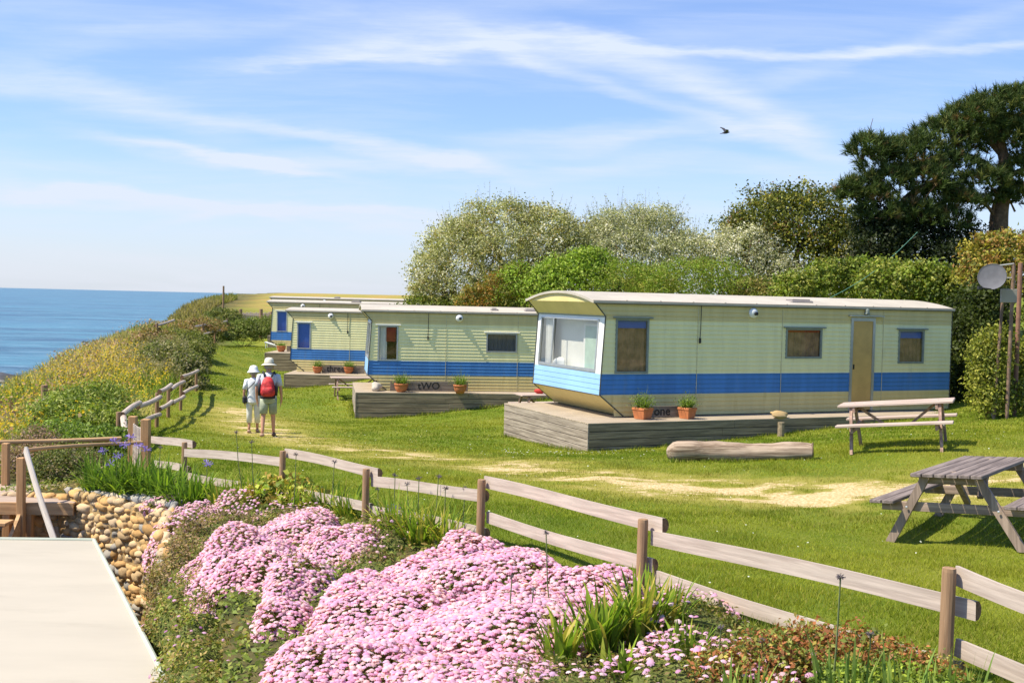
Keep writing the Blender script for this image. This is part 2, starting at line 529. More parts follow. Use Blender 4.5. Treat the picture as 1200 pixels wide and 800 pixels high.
wn = t.math('ADD', sp.outputs[0], t.math('MULTIPLY', t.math('SUBTRACT', n4, 0.5), 1.6))
wfac = t.sstep(wn, 0.50, 0.72)
dry = t.mix(t.math('MULTIPLY', t.sstep(sp.outputs[0], 0.05, 0.45), 0.8), turf, (0.33, 0.285, 0.06))
c = t.mix(wfac, dry, straw)
goldc = t.mix(t.sstep(t.noise(t.mapping(v, (.3, .12, 1)), 1.0, 5, .6), 0.35, 0.65), (0.36, 0.25, 0.07), (0.27, 0.25, 0.05))
c = t.mix(sp.outputs[1], c, goldc)
soilc = t.mix(t.sstep(n2, 0.35, 0.7), (0.05, 0.06, 0.015), (0.14, 0.11, 0.045))
c = t.mix(bk.outputs['Fac'], c, soilc)
peb = t.mix(t.sstep(n2, 0.35, 0.7), (0.16, 0.13, 0.10), (0.33, 0.27, 0.20))
c = t.mix(sp.outputs[2], c, peb)
t.put(p.inputs['Base Color'], c)
p.inputs['Roughness'].default_value = 0.9; p.inputs['Specular IOR Level'].default_value = 0.15
bn = t.node('ShaderNodeBump'); bn.inputs['Strength'].default_value = 0.6; bn.inputs['Distance'].default_value = 0.05
t.l.new(t.noise(v, 38, 5, 0.75), bn.inputs['Height']); t.l.new(bn.outputs[0], p.inputs['Normal'])
GROUND = m
tag(link('ground', gme, m), kind='structure')

def gz(x, y):
    return float(ground(np.array([x]), np.array([y]))[0])

# ------------------------------------------------------------------ sea
sx = axis(-140, -20, 1.6, -30000, 30000, 1.25); sy = axis(20, 220, 1.6, -3000, 40000, 1.06)
SX, SY = np.meshgrid(sx, sy)
idx = np.arange(SX.size).reshape(SX.shape)
F = np.stack([idx[:-1, :-1], idx[:-1, 1:], idx[1:, 1:], idx[1:, :-1]], -1).reshape(-1, 4)
sme = fast_mesh('sea', np.stack([SX, SY, np.full_like(SX, -6.0)], -1).reshape(-1, 3), F, smooth=True)
m, t, p = new_mat('sea_water')
tcn = t.node('ShaderNodeTexCoord'); v = tcn.outputs['Object']
vs_ = t.mapping(v, (0.35, 1.0, 1), (0, 0, R(12)))
wv = t.noise(vs_, 0.28, 9, 0.72, 0.3); wb = t.noise(t.mapping(v, (.3, 1, 1), (0, 0, R(8))), 0.05, 12, 0.8); ws = t.noise(t.mapping(v, (.2, 1, 1)), 0.006, 6, 0.7)
c = t.mix(t.sstep(wb, 0.40, 0.60), (0.004, 0.055, 0.11), (0.045, 0.18, 0.25))
c = t.mix(t.math('MULTIPLY', t.sstep(ws, 0.45, 0.7), 0.5), c, (0.05, 0.17, 0.27))
c = t.mix(t.math('MULTIPLY', t.sstep(wv, 0.50, 0.68), 0.6), c, (0.16, 0.29, 0.38))
foam = t.noise(t.mapping(v, (.6, 1, 1)), 0.9, 6, 0.75)
sxyz = t.node('ShaderNodeSeparateXYZ'); t.l.new(v, sxyz.inputs[0])
near_shore = t.sstep(t.math('ADD', sxyz.outputs[0], t.math('MULTIPLY', sxyz.outputs[1], 0.25)), -30.0, -12.0)
c = t.mix(t.math('MULTIPLY', t.sstep(foam, 0.56, 0.66), near_shore), c, (0.75, 0.78, 0.8))
t.put(p.inputs['Base Color'], c)
p.inputs['Roughness'].default_value = 0.30; p.inputs['Specular IOR Level'].default_value = 0.25
bn = t.node('ShaderNodeBump'); bn.inputs['Strength'].default_value = 0.9; bn.inputs['Distance'].default_value = 0.35
t.l.new(wv, bn.inputs['Height']); t.l.new(bn.outputs[0], p.inputs['Normal'])
tag(link('sea', sme, m), kind='structure')

# rocks at the water's edge
def blob(r, seed, sub=2, sq=(1, 1, 1), amp=0.25):
    import bmesh
    bm = bmesh.new(); bmesh.ops.create_icosphere(bm, subdivisions=sub, radius=1)
    rs = np.random.default_rng(seed); ph = rs.random((4, 3)) * 6; kk = rs.random((4, 3)) * 3.6
    for vv in bm.verts:
        q = np.array(vv.co); k = 1 + amp * sum(math.sin(q @ kk[i] + ph[i, 0]) for i in range(4)) / 2
        vv.co = Vector((q[0] * sq[0] * r * k, q[1] * sq[1] * r * k, q[2] * sq[2] * r * k))
    V = np.array([vv.co[:] for vv in bm.verts]); Fc = np.array([[vv.index for vv in f.verts] for f in bm.faces]); bm.free()
    return V, Fc
ROCK = paint('dark_wet_rock', (0.05, 0.045, 0.04), 0.5, 0.3, 3, bump=0.6, bscale=6)
for i, (px, py, Y, r, lab) in enumerate([(15, 448, 108, 1.6, 'dark rock breaking the sea surface, farther out of the rocks at left'),
        (44, 464, 93, 1.9, 'low brown rock at the shoreline near the shingle')]):
    V, Fc = blob(r, 5 + i, 2, (1.6, 1, .5), .35); q = at(px, py, Y)
    o = link('rock', fast_mesh('rock', V, Fc, smooth=False), ROCK, loc=(q[0], q[1], -6.0)); tag(o, lab, 'rock')

# ------------------------------------------------------------------ caravans
LAP = 0.1
OLIVE = paint('cream_olive_siding', (0.66, 0.54, 0.23), 0.55, 0.06, 1.2, dirt=(.50, .38, .13), stretch=(3.5, 3.5, .6))
GREEN = paint('pale_green_siding', (0.84, 0.78, 0.41), 0.5, 0.05, 1.2, dirt=(.64, .60, .32), stretch=(3.5, 3.5, .6))
BLUE = paint('blue_siding', (0.06, 0.20, 0.47), 0.45, 0.10, 1.2, stretch=(3.5, 3.5, .6), dirt=(.12, .22, .38))
LBLUE = paint('sunlit_front_blue', (0.27, 0.47, 0.74), 0.45, 0.06, 1.2)  # lighter copy of the band's blue, sunlight on the front painted in
WHITE = paint('white_painted_panel', (0.78, 0.78, 0.74), 0.45, 0.04, 2)
CREAM = paint('cream_yellow_panel', (0.72, 0.58, 0.24), 0.5, 0.06, 2)
TRIM = paint('dark_edge_trim', (0.06, 0.06, 0.05), 0.6, 0.15, 5)
ALU = paint('aluminium_frame', (0.45, 0.46, 0.46), 0.4, 0.08, 6, metal=0.6)
JOINT = paint('dull_panel_joint', (0.55, 0.50, 0.30), 0.6, 0.2, 6)
GREYTRIM = paint('grey_green_frame', (0.22, 0.25, 0.22), 0.5, 0.1, 6)
ROOF = paint('off_white_roof_sheet', (0.47, 0.42, 0.34), 0.6, 0.1, 1.0, dirt=(.36, .31, .26), dscale=2.5, stretch=(1, 1, 1))
ROOFLIP = paint('pale_roof_lip', (0.48, 0.43, 0.34), 0.5, 0.06, 2, dirt=(.35, .3, .22))
DOOR = paint('tan_door_panel', (0.55, 0.36, 0.12), 0.5, 0.14, 1.5)
CURT = paint('grey_net_curtain', (0.78, 0.78, 0.74), 0.9, 0.06, 8)
BROWN = paint('brown_reflection_sheet', (0.34, 0.20, 0.12), 0.9, 0.3, 5)  # brown reflection of the side windows, put into a sheet's colour
BLIND = paint('blue_roller_blind', (0.055, 0.13, 0.52), 0.7, 0.06, 2)
REDC = paint('red_curtain', (0.33, 0.05, 0.03), 0.9, 0.2, 5)
INNER = paint('pale_interior_panel', (0.72, 0.72, 0.67), 0.8, 0.05, 2)
DARKIN = paint('interior_lining', (0.16, 0.14, 0.11), 0.9, 0.1, 2)
RUBBER = paint('black_plastic', (0.02, 0.02, 0.02), 0.5, 0.1, 5)
m, t, p = new_mat('window_glass')
gl = t.node('ShaderNodeBsdfGlossy'); gl.inputs['Roughness'].default_value = 0.03
tr = t.node('ShaderNodeBsdfTransparent'); tr.inputs[0].default_value = (0.9, 0.9, 0.88, 1)
fr = t.node('ShaderNodeLayerWeight'); fr.inputs['Blend'].default_value = 0.5
mx = t.node('ShaderNodeMixShader')
t.put(mx.inputs[0], t.math('ADD', t.math('POWER', fr.outputs['Facing'], 4.0), 0.07, clamp=True))
t.l.new(tr.outputs[0], mx.inputs[1]); t.l.new(gl.outputs[0], mx.inputs[2]); t.l.new(mx.outputs[0], t.n['Material Output'].inputs[0])
GLASS = m
FGLASS = m.copy(); FGLASS.name = 'sky_reflecting_glass'
for n_ in FGLASS.node_tree.nodes:
    if n_.type == 'MATH' and n_.operation == 'ADD': n_.inputs[1].default_value = 0.12

CW = 3.4          # caravan width
PROF = [(0.60, 0.0), (0.0, 0.47), (0.025, 0.92), (0.10, 2.17), (-0.18, 2.47)]   # front edge, (u, w)

def front_u(w):
    for (u0, w0), (u1, w1) in zip(PROF[:-1], PROF[1:]):
        if w0 <= w <= w1:
            return u0 + (u1 - u0) * (w - w0) / (w1 - w0)
    return PROF[-1][0]

def make_caravan(name, label, loc, yaw, L, wins, door=None, lamp_u=3.92, hang_u=2.5, vents=((6.0, 1.0),), rise=0.2, group=None, junction=None):
    """wins: (u0, w0, u1, w1, kind)"""
    t_ = thing(name, label, 'caravan', loc, yaw, group)
    holes = [(a, b, c, d) for a, b, c, d, k in wins]
    if door: holes.append((door[0], 0.0, door[1], 2.24))
    ub = sorted({-9.0, L} | {h[0] for h in holes} | {h[2] for h in holes})
    body = MB()
    mats = [OLIVE, GREEN, BLUE, TRIM]
    rows = [(i * LAP, (i + 1) * LAP) for i in range(25)]
    cuts = sorted({h[1] for h in holes} | {h[3] for h in holes} | {0.47, 0.92, 2.10, 2.47} | {r[0] for r in rows})
    cuts = [c for c in cuts if c <= 2.4701]
    for w0, w1 in zip(cuts[:-1], cuts[1:]):
        if w1 - w0 < 1e-4: continue
        wm = (w0 + w1) / 2; base = math.floor(wm / LAP + 1e-6) * LAP
        o0 = 0.018 * (1 - (w0 - base) / LAP); o1 = 0.018 * (1 - (w1 - base) / LAP)
        mi = 0 if wm > 2.10 or wm < 0.47 else (2 if wm < 0.92 else 1)
        for a, b in zip(ub[:-1], ub[1:]):
            a0 = max(a, front_u(w0)) if a < 0 else a; a1 = max(a, front_u(w1)) if a < 0 else a
            if b <= a0: continue
            um = (max(a0, a1) + b) / 2
            if any(h[0] < um < h[2] and h[1] < wm < h[3] for h in holes): continue
            body.quad((a0, -o0, w0), (b, -o0, w0), (b, -o1, w1), (a1, -o1, w1), mi)
            if abs(w0 - base) < 1e-6 and w0 > 0:
                body.quad((a0, 0, w0), (b, 0, w0), (b, -o0, w0), (a0, -o0, w0), mi)
    # far side, rear, floor
    for (w0, w1, mi) in ((0, .47, 0), (.47, .92, 2), (.92, 2.10, 1), (2.10, 2.47, 0)):
        body.quad((L, CW, w0), (front_u(w0), CW, w0), (front_u(w1), CW, w1), (L, CW, w1), mi)
        body.quad((L, 0, w0), (L, CW, w0), (L, CW, w1), (L, 0, w1), mi)
    body.quad((.6, 0, 0), (.6, CW, 0), (L, CW, 0), (L, 0, 0), 3)
    body.build('siding', mats, t_)
    for uj in (2.44, 4.75, 7.75):
        if uj < L - .5:
            jb = MB(); jb.box((uj - .006, -.0225, .01), (uj + .006, -.0185, 2.42)); jb.build('panel_joint', JOINT, t_)
    # front panels, ribbed
    def strip(name_, i, mat, v0=0.0, v1=CW, w0=None, w1=None, rib=0.008, n=5):
        (ua, wa), (ub_, wb) = PROF[i], PROF[i + 1]
        w0 = wa if w0 is None else w0; w1 = wb if w1 is None else w1
        b = MB()
        for k in range(n):
            p0 = w0 + (w1 - w0) * k / n; p1 = w0 + (w1 - w0) * (k + 1) / n
            U0, U1 = front_u(p0), front_u(p1 - 1e-6)
            b.quad((U0 - rib, v1, p0), (U0 - rib, v0, p0), (U1, v0, p1), (U1, v1, p1))
            if rib: b.quad((U0, v1, p0), (U0, v0, p0), (U0 - rib, v0, p0), (U0 - rib, v1, p0))
        return b
    strip('', 0, OLIVE).build('front_skirt_panel', OLIVE, t_)
    strip('', 1, LBLUE, n=4).build('front_blue_panel', LBLUE, t_)
    V0, V1, W0, W1 = 0.26, CW - 0.2, 0.98, 2.10
    fp = MB()
    for a, b_, c_, d_ in ((0, V0, .92, 2.17), (V1, CW, .92, 2.17), (V0, V1, .92, W0), (V0, V1, W1, 2.17)):
        fp.quad((front_u(c_), b_, c_), (front_u(c_), a, c_), (front_u(d_ - 1e-6), a, d_), (front_u(d_ - 1e-6), b_, d_))
    fp.build('front_white_panel', WHITE, t_)
    strip('', 3, CREAM, n=3, rib=0.004).build('front_visor', CREAM, t_)
    # crescent gable above the visor
    cr = MB(); cr2 = MB(); N = 14
    top = lambda v: 2.47 + rise * (1 - (2 * v / CW - 1) ** 2)
    for k in range(N):
        va, vb = CW * k / N, CW * (k + 1) / N
        cr.quad((-.18, vb, 2.47), (-.18, va, 2.47), (-.18, va, top(va) + 1e-3), (-.18, vb, top(vb) + 1e-3))
        cr2.quad((L, va, 2.47), (L, vb, 2.47), (L, vb, top(vb) + 1e-3), (L, va, top(va) + 1e-3))
    cr.build('gable', CREAM, t_); cr2.build('gable', CREAM, t_)
    # roof sheet
    rf = MB(); u0, u1 = -0.23, L + 0.05; nu = 12
    def edge(v): return top(min(max(v, 0), CW)) + 0.012
    vs_ = [-0.045] + [CW * k / N for k in range(N + 1)] + [CW + .06]
    for j in range(nu):
        a, b_ = u0 + (u1 - u0) * j / nu, u0 + (u1 - u0) * (j + 1) / nu
        for k in range(len(vs_) - 1):
            z0, z1 = edge(vs_[k]), edge(vs_[k + 1])
            rf.quad((a, vs_[k], z0 + .03), (b_, vs_[k], z0 + .03), (b_, vs_[k + 1], z1 + .03), (a, vs_[k + 1], z1 + .03))
        if j: rf.box((a - .02, 0.01, edge(0) + .031), (a + .02, CW * .12, edge(0) + .033 + .06 * rise))
    for k in range(len(vs_) - 1):
        z0, z1 = edge(vs_[k]), edge(vs_[k + 1])
        for uu, s in ((u0, 1), (u1, -1)):
            rf.quad((uu, vs_[k + 1], z1 - .025), (uu, vs_[k], z0 - .025), (uu, vs_[k], z0 + .03), (uu, vs_[k + 1], z1 + .03), 0)
        rf.quad((u1, vs_[k], z0 - .02), (u0, vs_[k], z0 - .02), (u0, vs_[k + 1], z1 - .02), (u1, vs_[k + 1], z1 - .02))
    roof = rf.build('roof', ROOF, t_)
    lip = MB(); lip.box((u0, -.060, 2.452), (u1, -.046, 2.502), bev=.004); lip.box((u0, CW + .061, 2.452), (u1, CW + .075, 2.516))
    lip.build('roof_edge', ROOFLIP, roof)
    dk = MB(); dk.box((u0 + .02, -.055, 2.436), (u1 - .02, -.015, 2.449)); dk.build('gutter', TRIM, roof)
    for u, ww in vents:
        vb = MB(); vb.box((u, .25, 2.54), (u + ww * .5, .62, 2.62), bev=.03); vb.box((u + .06, .30, 2.615), (u + ww * .5 - .06, .57, 2.65), bev=.02)
        vb.build('roof_vent', paint('vent_cap', (.25, .22, .2), .6), roof)
    # corner trims along the front edge
    for v in (-.012, CW + .012):
        tb = MB(); tb.tube([(u - .008, v - .006, w_) for u, w_ in PROF], .014, 6); tb.build('corner_trim', TRIM, t_)
    tb = MB(); tb.tube([(-.03, 0, .465), (-.03, CW, .465)], .012, 6); tb.build('seam_trim', TRIM, t_); tb = MB(); tb.tube([(L, -.012, 0), (L, -.012, 2.45)], .012, 6); tb.build('corner_trim', TRIM, t_)
    tb = MB(); tb.box((.085, 0, 2.15), (.10, CW, 2.19)); tb.build('seam_trim', GREYTRIM, t_)
    # front window
    fw = MB()
    def fu(w_): return front_u(w_) - .022
    def bar(v0, v1, w0, w1, dep=.03):
        vs = []
        for (vv, wz) in ((v0, w0), (v1, w0), (v1, w1), (v0, w1)):
            vs.append((fu(wz), vv, wz))
        for (vv, wz) in ((v0, w0), (v1, w0), (v1, w1), (v0, w1)):
            vs.append((fu(wz) + dep, vv, wz))
        fw.add(vs, [(3, 2, 1, 0), (4, 5, 6, 7), (0, 1, 5, 4), (1, 2, 6, 5), (2, 3, 7, 6), (3, 0, 4, 7)])
    s = .035
    bar(V0, V1, W0 - .03, W0 + .03); bar(V0, V1, W1 - s, W1); bar(V0, V0 + s, W0 + .03, W1 - s); bar(V1 - s, V1, W0 + .03, W1 - s)
    vm = V1 - .24 * (V1 - V0)
    bar(vm - .02, vm + .02, W0 + .03, W1 - s)
    fwo = fw.build('front_window', ALU, t_)
    gp = MB(); e = .012
    gp.quad((front_u(W0) + e, V1, W0), (front_u(W0) + e, V0, W0), (front_u(W1) + e, V0, W1), (front_u(W1) + e, V1, W1))
    gp.build('pane', FGLASS, fwo)
    # interior: lining, partition with a pale door, bunched curtain, cushion
    it = MB()
    it.quad((.42, .5, .92), (.42, CW - .05, .92), (.42, CW - .05, 2.44), (.42, .5, 2.44)); it.quad((2.6, .02, .05), (2.6, CW - .02, .05), (2.6, CW - .02, 2.44), (2.6, .02, 2.44))
    it.quad((.12, CW - .03, .7), (2.6, CW - .03, .7), (2.6, CW - .03, 2.44), (.12, CW - .03, 2.44))
    it.quad((.14, .03, .92), (.14, CW - .03, .92), (2.6, CW - .03, .92), (2.6, .03, .92))
    ito = it.build('interior_partition', INNER, t_)
    dd = MB(); dd.box((.36, .60, .93), (.41, 1.50, 1.98), 0); dd.box((.35, .69, .97), (.36, 1.40, 1.92), 1); dd.build('inner_door', [WHITE, paint('pale_mint_door', (.42, .56, .46), .6)], ito)
    it2 = MB()
    it2.quad((2.62, CW - .03, .02), (L - .02, CW - .03, .02), (L - .02, CW - .03, 2.44), (2.62, CW - .03, 2.44))
    it2.quad((2.62, .02, .02), (2.62, CW - .02, .02), (2.62, CW - .02, 2.44), (2.62, .02, 2.44))
    it2.build('interior_lining', DARKIN, t_)
    cu = MB(); nseg = 24
    for k in range(nseg):
        a, b_ = k / nseg, (k + 1) / nseg
        f_ = lambda q: (.20 + .025 * math.sin(q * 40), V1 - .02 - .40 * q)
        (ua, va), (uc, vc) = f_(a), f_(b_)
        cu.quad((ua, va, W0), (uc, vc, W0), (uc, vc, W1 + .02), (ua, va, W1 + .02))
    cu.build('curtain', CURT, t_, smooth=True)
    V, Fc = blob(.17, 3, 3, (.5, 1.4, .8), .35)
    cb = link('bedding', fast_mesh('bedding', V, Fc, smooth=True), WHITE, t_, loc=(.24, V1 - .75, 1.0))
    # side windows
    for a, b0, c_, d_, kind in wins:
        wf = MB(); s = .035; y0, y1 = -.028, .02
        wf.box((a - .01, y0, b0 - .01), (a + s, y1, d_ + .01)); wf.box((c_ - s, y0, b0 - .01), (c_ + .01, y1, d_ + .01))
        wf.box((a + s, y0, b0 - .01), (c_ - s, y1, b0 + s)); wf.box((a + s, y0, d_ - s), (c_ - s, y1, d_ + .01))
        wo = wf.build('side_window', ALU if kind in ('red', 'net', 'blue') else GREYTRIM, t_)
        g = MB(); g.quad((a + s, -.006, b0 + s), (c_ - s, -.006, b0 + s), (c_ - s, -.006, d_ - s), (a + s, -.006, d_ - s)); g.build('pane', GLASS, wo)
        h = MB(); h.box((a - .08, -.075, d_ + .012), (c_ + .09, -.012, d_ + .045), bev=.006)
        h.build('drip_hood', WHITE if kind in ('red', 'net', 'blue') else GREYTRIM, wo)
        cur = {'brown': BROWN, 'blue': BLIND, 'red': CURT, 'net': DARKIN, 'tall': BROWN}[kind]
        cb = MB(); n = 22
        lo = d_ - .22 if kind == 'x' else b0
        for k in range(n):
            q0, q1 = k / n, (k + 1) / n
            amp = 0 if kind == 'blue' else .012
            y_ = lambda q: .05 + amp * math.sin(q * 50 * (c_ - a))
            hi_ = d_
            if kind == 'tall' and q0 > .1: lo_ = b0 + .0
            else: lo_ = lo
            if kind == 'red' and q0 > .42: continue
            cb.quad((a + (c_ - a) * q0, y_(q0), lo_), (a + (c_ - a) * q1, y_(q1), lo_), (a + (c_ - a) * q1, y_(q1), hi_), (a + (c_ - a) * q0, y_(q0), hi_))
        cb.build('window_blind' if kind == 'blue' else 'curtain', cur, wo, smooth=True)  # brown sheets hold the glass's brown reflection as plain colour
        if kind == 'red':
            rb = MB(); rb.box((a + (c_ - a) * .42, .035, d_ - .5), (c_ - .06, .045, d_ - .06)); rb.build('window_blind', REDC, wo)
        if kind == 'tall':
            rb = MB(); rb.box((a + .04, .028, d_ - .2), (c_ - .04, .034, d_ - .04)); rb.build('window_blind', BLIND, wo)
        if kind == 'brown':
            rb = MB(); rb.box((a + .04, .028, d_ - .09), (c_ - .04, .034, d_ - .04)); rb.build('window_blind', REDC, wo)
    if door:
        a, b_ = door
        df = MB(); df.box((a, -.03, .0), (a + .07, .03, 2.24)); df.box((b_ - .07, -.03, 0), (b_, .03, 2.24)); df.box((a + .07, -.03, 2.16), (b_ - .07, .03, 2.24))
        dfo = df.build('door', ALU, t_)
        dp = MB(); dp.box((a + .072, -.012, .02), (b_ - .072, .012, 2.158)); dp.build('door_leaf', DOOR, dfo)
        hd = MB(); hd.box((a + .10, -.04, 1.0), (a + .13, -.013, 1.12), bev=.005); hd.build('handle', RUBBER, dfo)
        hd = MB(); hd.box((a - .08, -.11, 2.27), (b_ + .2, -.012, 2.295)); hd.build('drip_hood', ALU, dfo)
        hd = MB(); hd.box((a + .38, -.1, 2.32), (a + .5, -.012, 2.36), bev=.01); hd.lathe([(0.001, 0), (.05, 0), (.05, .08), (0.001, .1)], 12, c=(a + .44, -.06, 2.36)); hd.build('porch_light', GREYTRIM, t_)
    # round wall lamp
    lm = MB(); Mx = Matrix.Rotation(R(90), 4, 'X')
    lm.lathe([(0.001, -.005), (.12, -.005), (.12, .02), (.10, .05), (.05, .075), (0.001, .08)], 20, c=(lamp_u, -.012, 2.30), M=Mx)
    lo = lm.build('wall_lamp', WHITE, t_, smooth=True)
    lm = MB(); lm.lathe([(0.001, 0), (.042, 0), (.042, .05), (0.001, .06)], 14, c=(lamp_u + .02, -.085, 2.29), M=Mx); lm.build('lamp_eye', RUBBER, lo)
    hg = MB(); hg.tube([(hang_u, -.05, 2.44), (hang_u, -.04, 1.9), (hang_u - .005, -.035, 1.68)], .009, 6); hg.box((hang_u - .022, -.05, 1.6), (hang_u + .016, -.02, 1.72)); hg.build('cable', RUBBER, t_)
    # undercarriage jacks keep it standing on the deck
    for uu in (1.6, L - 1.2):
        for vv in (.35, CW - .35):
            jk = MB(); jk.box((uu, vv, -.12), (uu + .12, vv + .12, .0)); jk.build('jack', TRIM, t_)
    return t_

LIFT = .10
Y1 = R(23.7)
def along(o, yaw, u, v):
    return (o[0] + u * math.cos(yaw) - v * math.sin(yaw), o[1] + u * math.sin(yaw) + v * math.cos(yaw))

# bottom start (u = .6, v = 0) of each caravan in the world and its deck level
CAR = [dict(o=(2.46, 24.10), z=.70, yaw=23.7, L=9.95), dict(o=(-3.91, 34.85), z=.25, yaw=9.5, L=9.6), dict(o=(-8.53, 45.70), z=.03, yaw=0.0, L=9.6),
       dict(o=(-12.17, 58.57), z=.28, yaw=-1.0, L=9.6), dict(o=(-15.99, 76.6), z=.45, yaw=-1.0, L=9.6)]
for c in CAR:
    c['yaw'] = R(c['yaw']); q = along(c['o'], c['yaw'], -.6, 0); c['org'] = (q[0], q[1], c['z'] + .02)
c = CAR[0]
make_caravan('caravan', 'nearest caravan, cream and pale green with blue stripe, tan side door and wide front window', c['org'], c['yaw'], c['L'],
    [(.36, .94, 1.17, 2.12, 'tall'), (4.87, 1.27, 5.9, 1.96, 'brown'), (8.25, 1.15, 9.05, 1.96, 'tall')], door=(6.76, 7.5), vents=((5.2, 1.3),), group='static caravans in a row')
c = CAR[1]; CW = 3.0
make_caravan('caravan', 'second caravan in the row, red blind in its tall window, above board reading TWO', c['org'], c['yaw'], c['L'],
    [(.3, .93, .92, 2.02, 'red'), (3.74, 1.24, 4.72, 1.84, 'net')], lamp_u=2.85, hang_u=1.87, vents=((5.0, 1.0), (3.9, .5)), rise=.16, group='static caravans in a row')
c = CAR[2]
make_caravan('caravan', 'third caravan in the row with a blue blind filling its window, behind the two walkers', c['org'], c['yaw'], c['L'],
    [(.28, .93, .82, 2.0, 'blue'), (5.2, 1.24, 6.2, 1.84, 'net')], lamp_u=1.65, hang_u=2.35, rise=.1, group='static caravans in a row')
c = CAR[3]
make_caravan('caravan', 'fourth caravan in the row with narrow blue blind, partly hidden by the third', c['org'], c['yaw'], c['L'],
    [(.34, .93, .86, 2.0, 'blue'), (5.2, 1.24, 6.2, 1.84, 'net')], lamp_u=1.7, hang_u=2.6, vents=((4.2, 1.0),), rise=.1, group='static caravans in a row')
c = CAR[4]
make_caravan('caravan', 'farthest caravan in the row, only its roof strip and olive top band showing', c['org'], c['yaw'], c['L'],
    [(.34, .93, .86, 2.0, 'blue')], lamp_u=3.6, hang_u=4.6, vents=((4.2, .8),), rise=.08, group='static caravans in a row')

# ------------------------------------------------------------------ decks
DECKTOP = wood('deck_boards', (0.50, 0.41, 0.30), (0.30, 0.24, 0.165), 0)
DECKSIDE = wood('weathered_cladding', (0.40, 0.31, 0.20), (0.18, 0.14, 0.09), 0)
DECKFRONT = wood('weathered_end_cladding', (0.44, 0.37, 0.29), (0.21, 0.17, 0.13), 1)

def make_deck(label, loc, yaw, L, W, depth, rows, group='timber decks under the caravans', overhang=.03):
    """local x along the caravan, y across; loc = near front corner at deck level"""
    t_ = thing('timber_deck', label, 'deck', (loc[0], loc[1], loc[2]), yaw, group)
    b = MB(); n = int(W / .145); bw = W / n
    rs = random.Random(int(L * 100))
    for i in range(n):
        y0 = i * bw + .004
        x = -overhang
        while x < L - .01:
            x2 = min(L, x + rs.uniform(2.6, 3.9))
            if L - x2 < .8: x2 = L
            b.box((x + .002, y0 - (overhang if i == 0 else 0), -.03 + rs.uniform(-.002, .002)), (x2 - .002, y0 + bw - .008, 0.0 + rs.uniform(-.003, 0)), bev=.004)
            x = x2
    b.build('deck_boards', DECKTOP, t_)
    s = MB(); h = depth / rows
    for k in range(rows):
        z1 = -.034 - k * h; z0 = z1 - h + .012
        x = 0.0
        while x < L - .01:
            x2 = min(L, x + rs.uniform(2.2, 3.6))
            if L - x2 < .8: x2 = L
            s.box((x + .002, -.022 + rs.uniform(-.004, .004), z0), (x2 - .002, 0.0, z1), bev=.004)
            x = x2
    s.build('side_cladding', DECKSIDE, t_)
    s = MB()
    for k in range(rows):
        z1 = -.034 - k * h; z0 = z1 - h + .012
        y = 0.0
        while y < W - .01:
            y2 = min(W, y + rs.uniform(1.6, 2.4))
            if W - y2 < .5: y2 = W
            s.box((-.022 + rs.uniform(-.004, .004), y + .002, z0), (0.0, y2 - .002, z1), bev=.004)
            y = y2
    s.build('end_cladding', DECKFRONT, t_)
    s = MB(); s.box((.03, .03, -depth - .02), (L - .03, W - .03, -.04)); s.build('underframe', TRIM, t_)
    s = MB(); s.box((-.03, -.03, -depth), (.0, .0, -.034)); s.build('corner_post', DECKFRONT, t_)
    return t_
make_deck('grey timber deck under the nearest caravan, its board end facing left', (1.62, 22.77, .70), Y1, 10.0, 4.36, .95, 6)
make_deck('timber deck under the second caravan with dark cladding', (-4.74, 33.97, .25), CAR[1]['yaw'], 9.5, 4.0, 1.05, 7)
make_deck('timber deck under the third caravan, to the right of the walkers', (-9.04, 44.19, .03), CAR[2]['yaw'], 9.0, 4.4, .9, 6)
make_deck('timber deck under the fourth caravan with a flower pot near its corner', (-12.27, 55.18, .28), CAR[3]['yaw'], 9.0, 6.0, 1.1, 7)
make_deck('farthest timber deck, small grey block beside the far bushes', (-16.16, 73.4, .45), CAR[4]['yaw'], 9.0, 6.0, 1.2, 7)

# ------------------------------------------------------------------ deck furniture: pots, boards, stones
TERRA = paint('terracotta', (0.50, 0.17, 0.06), 0.8, 0.15, 6, dirt=(.35, .2, .12))
BOARD = wood('name_board', (0.30, 0.25, 0.20), (0.15, 0.12, 0.09), 0)
BLACKP = paint('black_lettering', (0.015, 0.015, 0.015), 0.6, 0.1)

def strap_leaves(n, length, width, spread_, col, rng, droop=1.0, segs=4, up=0.9, base=0.05):
    """arching strap leaves from the origin: V, F, C"""
    V = []; F = []; C = []
    for i in range(n):
        a = rng.uniform(0, 2 * math.pi); L = length * rng.uniform(.6, 1.1); w_ = width * rng.uniform(.7, 1.2)
        tilt = spread_ * rng.uniform(.1, 1.0)
        d = np.array([math.cos(a), math.sin(a), 0]); side = np.array([-d[1], d[0], 0])
        p = d * base * rng.uniform(0, 1) + side * rng.uniform(-base, base); ang = tilt * .5
        cc = np.array(col[rng.integers(len(col))]) * rng.uniform(.75, 1.25)
        b = len(V)
        for s in range(segs + 1):
            f = s / segs; ww = w_ * (1 - f ** 2.2) + .0008
            V += [p - side * ww / 2, p + side * ww / 2]
            C += [cc, cc]
            ang += tilt / segs * droop * (0.6 + f)
            p = p + (d * math.sin(ang) + np.array([0, 0, math.cos(ang)])) * L / segs
        for s in range(segs):
            q = b + s * 2
            F.append((q, q + 1, q + 3, q + 2))
    return np.array(V), np.array(F), np.array(C)

